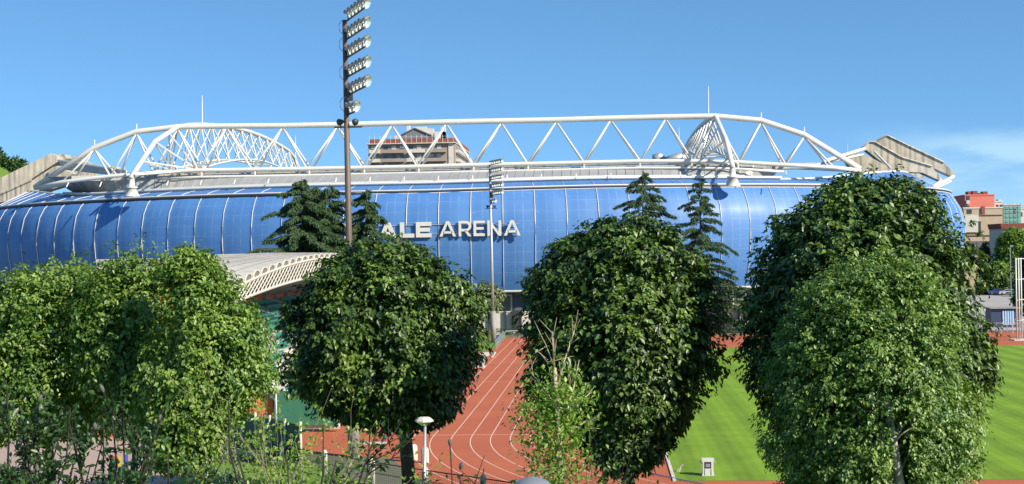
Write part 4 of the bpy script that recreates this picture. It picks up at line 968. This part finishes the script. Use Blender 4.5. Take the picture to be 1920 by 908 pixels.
def conifer(label, px, py_top, Y, halfw_px, py_bot, seed, nb=95, dens=1.0, tops=((0, 0),), power=.8):
    """cedar: whorls of long level boughs with drooping tips, each bough a flat ragged spray; gaps stay between the layers"""
    rg = np.random.default_rng(seed); Pp = []; A = []; No = []; Sz = []
    zb = P(px, py_bot, Y)[2]; g = XP(px, Y, 0); g[0] = P(px, py_top, Y)[0]; root = empty('cedar_tree', g, label, 'conifer', 'dark cedars before the stadium')
    tb_ = MB()
    for ti, (ox, oy) in enumerate(tops):
        top = P(px+ox, py_top+oy, Y+ti*1.5); Rm = halfw_px*Y/F*(1 if ti == 0 else .75); H = top[2]-zb
        gg = g+np.array([ti*.4, 0, 0]); gg2 = np.array([top[0], top[1], zb]); tb_.tube([gg, gg2, (gg2+top)/2, top], [.36, .26, .15, .03], 8)
        n_ = nb if ti == 0 else int(nb*.7)
        for k in range(n_):
            f = ((k+.3)/n_)**.9; lay = .6/H*math.sin(k*1.9)
            z = top[2]-.25-(f+lay*.5)*H; th = k*2.399+rg.normal(0, .35); Ln = max(Rm*(.05+.95*min(f*1.05, 1)**power)*(.45+.65*rg.random()), .35)
            d = np.array([math.cos(th), math.sin(th), 0]); s0_ = np.array([top[0], top[1], z]); rise = rg.normal(.14, .10)
            T_ = np.linspace(0, 1, 7); pts = [s0_+d*Ln*t+np.array([0, 0, Ln*(rise*t-.30*t**2.6)+(.10*math.sin(t*9+k))]) for t in T_]
            tb_.tube(pts, [.06*(1-.8*t)+.01 for t in T_], 4, cap=False)
            m = int((85*Ln+25)*dens); t = .12+.88*rg.random(m)**.8; q = np.array([np.interp(t, T_, [p_[i] for p_ in pts]) for i in range(3)]).T
            sd_ = np.array([-d[1], d[0], 0]); wdt = (.12+.9*np.sqrt(np.clip(t*(1.04-t), 0, 1)))*min(Ln*.28, .95); u = rg.random(m)*2-1
            q = q+sd_*(u*wdt)[:, None]+rg.normal(0, .04, (m, 3)); q[:, 2] -= np.abs(u)*wdt*.25+rg.random(m)**2*.30
            Pp.append(q); A.append(d*.7+sd_*(np.sign(u)*.6)[:, None]+np.array([0, 0, -.75])+rg.normal(0, .35, (m, 3))); No.append(np.array([0, 0, 1.])+rg.normal(0, .5, (m, 3))); Sz.append(.26+.30*rg.random(m))
    Pp = np.concatenate(Pp); A = np.concatenate(A); No = np.concatenate(No); Sz = np.concatenate(Sz)
    tb_.build('trunk', BARK, root, True); V, Fc = leaves(Pp, A, No, Sz, .26, .1)
    mesh_np('crown', V, Fc, LF_CON, root, False, tint(len(Pp)))
conifer('wide cedar left of the tall floodlight mast', 580, 333, 190, 108, 510, 3, 95, 1.5, ((-14, 0), (38, 12), (8, 14)), .55)
conifer('smaller cedar peeping behind the tall floodlight mast', 686, 353, 192, 84, 510, 5, 85, 1.5, power=.55)
conifer('cedar with a layered peak rising behind the centre right linden', 1204, 319, 209, 140, 620, 8, 120, 1.1, power=.66)
conifer('narrow cedar standing clear against the blue skin', 1312, 331, 205, 118, 660, 11, 112, 1.05, power=.66)

tree('olive_tree', 'small grey green olive tree beside the far floodlight mast', 'tree',
     [(528, 905, 935), (538, 888, 945), (555, 880, 950), (572, 885, 948), (585, 900, 938)], 186, 914, .16, LF_OLV, BARK, 420, 16, .26, .8, limbs=5, lump=.2)
tree('plane_tree', 'rounded yellow green tree in front of the tan building', 'tree',
     [(430, 1888, 1915), (445, 1872, 1940), (470, 1866, 1960), (500, 1866, 1960), (530, 1870, 1955)], 356, 1905, .35, LF_YEL, BARK, 2600, 16, .62, 2.0, limbs=5)
tree('cypress_tree', 'small dark pointed conifer beside the tan building', 'conifer',
     [(452, 1844, 1847), (470, 1838, 1853), (495, 1832, 1858), (545, 1830, 1862)], 360, 1846, .3, LF_DK, BARK, 500, 16, .5, 1.3, limbs=4)
tree('plane_tree', 'mid green bushy tree between the cypress and yellow green tree', 'tree',
     [(490, 1850, 1880), (505, 1840, 1900), (525, 1838, 1910), (548, 1842, 1905)], 352, 1868, .25, LF_LIGHT, BARK, 900, 16, .5, 1.5, limbs=4)
tree('dark_tree', 'dark tree cut off by the right edge of the picture', 'tree',
     [(470, 1915, 1935), (490, 1905, 1960), (530, 1898, 1970), (570, 1898, 1970), (590, 1902, 1960)], 215, 1930, .25, LF_DK, BARK, 700, 16, .4, 1.2, limbs=4)
# dark shrubs along the far side, right
n = 14000; fx_ = rng.random(n); pos = np.array([XP(1830+fx_[i]*95, 348+rng.random()*4, rng.random()*4.5*(.6+.4*math.sin(fx_[i]*25))) for i in range(n)])
V, Fc = leaves(pos, rdir(n), rdir(n)+np.array([0, -.4, 1]), .4+.3*rng.random(n), .8)
tag(mesh_np('shrubbery', V, Fc, LF_DK, None, False, tint(n)), 'dark shrubbery behind the parked cars at the far right', 'shrubbery', kind='stuff')

# near shrubs ------------------------------------------------------
def shrub(name, label, cat, base, height, nst, matl, bark, lsize, nl, depth=2, r=.03, spread=.5, spray=.35, lean=.35, bare=0.0, group=None, up=.2, nchild=3, buds=0, wl_=.62, nst_len=.55):
    root = empty(name, base, label, cat, group); mb = MB(); tips = []
    for k in range(nst):
        d = nrm((rng.normal(0, lean), rng.normal(0, lean), 1)); branch(mb, base+np.array([rng.normal(0, .1*height*.3), rng.normal(0, .1*height*.3), -.1]), d, height*nst_len*random.uniform(.8, 1.1), r, depth, tips, spread, up, 4, nchild, 6)
    mb.build('stems', bark, root, True)
    tips = [t for t in tips if random.random() >= bare]
    if nl and tips:
        Q = []; D = []
        for tp, d, pts in tips:
            for _ in range(nl):
                i = random.random(); seg = pts[1:]; j = min(int(i*(len(seg)-1)), len(seg)-2); q = seg[j]+(seg[j+1]-seg[j])*(i*(len(seg)-1)-j)
                Q.append(q+rng.normal(0, spray*.33, 3)); D.append(d)
        Q = np.array(Q); D = np.array(D); n = len(Q)
        V, Fc = leaves(Q, D*.5+rdir(n)*.9+np.array([0, 0, -.25]), rdir(n)*.8+np.array([0, 0, 1.]), lsize*(.6+.8*rng.random(n)), wl_)
        mesh_np('foliage', V, Fc, matl, root, False, tint(n))
    return root, tips
def bank_z(y): return 8.0*(1-min(max((y-9)/24, 0), 1))**1.2
# leafy yellow-green shrub below the grandstand
for px, Y, h, lab in ((500, 42, 8.4, 'loose yellow green shrub in front of the green screened fence'), (580, 38, 7.4, 'loose yellow green shrub left of the mast pillar')):
    shrub('leafy_shrub', lab, 'shrub', XP(px, Y, 0), h, 7, LF_YEL, TWIGP, .13, 34, 2, .03, .40, .5, .10, group='loose shrubs below the grandstand')
# pale sapling with bare top
b0 = XP(1046, 34, 0); sp2 = empty('pale_sapling', b0, 'thin pale sapling with bare upper twigs in front of the centre right linden', 'sapling')
mb = MB(); tips = []; top = P(1040, 690, 34); mb.tube([b0, P(1050, 860, 34), P(1044, 760, 34), top], [.10, .085, .06, .04], 8)
for (x0, y0, x1, y1) in ((1044, 760, 1020, 640), (1042, 720, 1036, 622), (1043, 735, 1078, 618), (1047, 790, 1085, 680), (1045, 770, 990, 700), (1047, 800, 975, 765), (1047, 790, 1108, 740), (1048, 830, 1100, 790), (1048, 840, 1000, 800)):
    p0_, p1_ = P(x0, y0, 34), P(x1, y1, 34)+np.array([0, rng.normal(0, .4), 0]); md = (p0_+p1_)/2+rng.normal(0, .06, 3); mb.tube([p0_, md, p1_], [.03, .02, .008], 5)
    for k in range(8):
        t = random.uniform(.2, 1); q = p0_*(1-t)+p1_*t; e = q+nrm(nrm(p1_-p0_)+rng.normal(0, .5, 3))*random.uniform(.25, .6); mb.tube([q, e], [.01, .004], 4); tips.append((e, q))
mb.build('trunk', TWIGP, sp2, True)
Q = []
for _ in range(2900):
    if random.random() < .35: e, q = random.choice(tips); c = q*.4+e*.6
    else: c = P(random.gauss(1043, 27), random.uniform(725, 900), 34)
    if pxof(c)[1] < 690 and random.random() < .9: continue
    Q.append(c+rng.normal(0, .12, 3)+np.array([0, rng.normal(0, .4), 0]))
Q = np.array(Q); n = len(Q); V, Fc = leaves(Q, rdir(n)+np.array([0, 0, -.3]), rdir(n)*.8+np.array([0, 0, 1.]), .09+.07*rng.random(n)); mesh_np('crown', V, Fc, LF_YEL, sp2, False, tint(n))
shrub('leafy_shrub', 'dark green shrub with drooping twigs below the pale sapling', 'shrub', XP(1095, 30, .6), 7.7, 11, LF_LIND, TWIG, .10, 26, 2, .03, .4, .4, .12)
shrub('leafy_shrub', 'small bright green bush left of the domed street lamp', 'shrub', XP(950, 27, 1.8), 5.7, 6, LF_LIGHT, TWIG, .09, 16, 2, .02, .35, .3, .18)
# bare magnolia-like bushes close to the camera
def near_bush(px, Y, tops, label, seedn, nl=9, nm='budding_bush', lsz=1.0):
    global rng
    b0 = XP(px, Y, bank_z(Y)); root = empty(nm, b0, label, 'bush', 'dark budding bushes close to the camera'); mb = MB(); tips = []; bd = MB()
    for (tx, ty) in tops:
        e = P(tx, ty, Y)+np.array([0, rng.normal(0, .5), 0]); pts = [b0]; N_ = 7
        for i in range(1, N_+1):
            t = i/N_; pts.append(b0+(e-b0)*np.array([t**1.15, t, t**.9])+rng.normal(0, .035, 3))
        mb.tube(pts, [.022*(1-.85*i/N_)+.002 for i in range(N_+1)], 6)
        for k in range(7):
            i = random.randint(2, N_-1); q = pts[i]; d = nrm(nrm(pts[i+1]-pts[i])+rng.normal(0, .55, 3)); ln = random.uniform(.18, .5)*Y/11
            m_ = q+d*ln*.5; d2 = nrm(d+np.array([0, 0, .3])+rng.normal(0, .2, 3)); e2 = m_+d2*ln*.5; mb.tube([q, m_, e2], [.007, .005, .003], 4); tips.append((e2, d2, q)); 
            for _ in range(2):
                e3 = m_+nrm(d2+rng.normal(0, .6, 3))*ln*.4; mb.tube([m_, e3], [.004, .002], 4); tips.append((e3, d2, m_))
        tips.append((pts[-1], nrm(pts[-1]-pts[-2]), pts[-2]))
    mb.build('stems', TWIG, root, True)
    for e, d, q in tips:
        if random.random() < .10: MB().lathe(e, d, [(0, .005), (.02, .016), (.045, .018), (.07, .003)], 6).build('bud', mat('grey_bud', (.10, .095, .085), .9) if 'grey_bud' not in bpy.data.materials else bpy.data.materials['grey_bud'], root, True)
    Q = []; D = []
    for e, d, q in tips:
        for _ in range(nl): t = random.random(); Q.append(q*(1-t)+e*t+rng.normal(0, .03, 3)); D.append(d)
    Q = np.array(Q); D = np.array(D); n = len(Q)
    V, Fc = leaves(Q, D*.7+rdir(n)*.9, rdir(n)*.9+np.array([0, 0, 1.]), (.040+.045*rng.random(n))*lsz, .6); mesh_np('foliage', V, Fc, LF_DK, root, False, tint(n))
near_bush(40, 12, [(x, y) for x, y in ((-20, 760), (30, 720), (70, 690), (110, 760), (0, 790), (60, 800), (140, 760), (180, 840), (-30, 850), (90, 860), (20, 830), (130, 880), (50, 880), (0, 880), (150, 800), (80, 740))], 'dark twiggy bush with buds in the bottom left corner', 1, 13, lsz=1.0)
near_bush(210, 11, [(x, y) for x, y in ((160, 770), (250, 700), (140, 790), (290, 770), (330, 800), (120, 850), (270, 820), (360, 810), (220, 790), (400, 865), (300, 870), (170, 800), (240, 860), (340, 850), (200, 880))], 'dark twiggy bush with buds right of the corner bush', 2, 10, lsz=1.0)
near_bush(520, 12, [(x, y) for x, y in ((430, 730), (470, 820), (600, 800), (680, 825), (560, 850), (640, 850), (690, 800))], 'dark twiggy bush below the grandstand and mast', 3, 4)
near_bush(860, 12, [(x, y) for x, y in ((845, 850), (878, 862), (815, 870), (900, 885))], 'few dark budding twigs beside the park lamp', 4, 2)
# drop helper data
for o in bpy.data.objects:
    if '_org' in o: del o['_org']
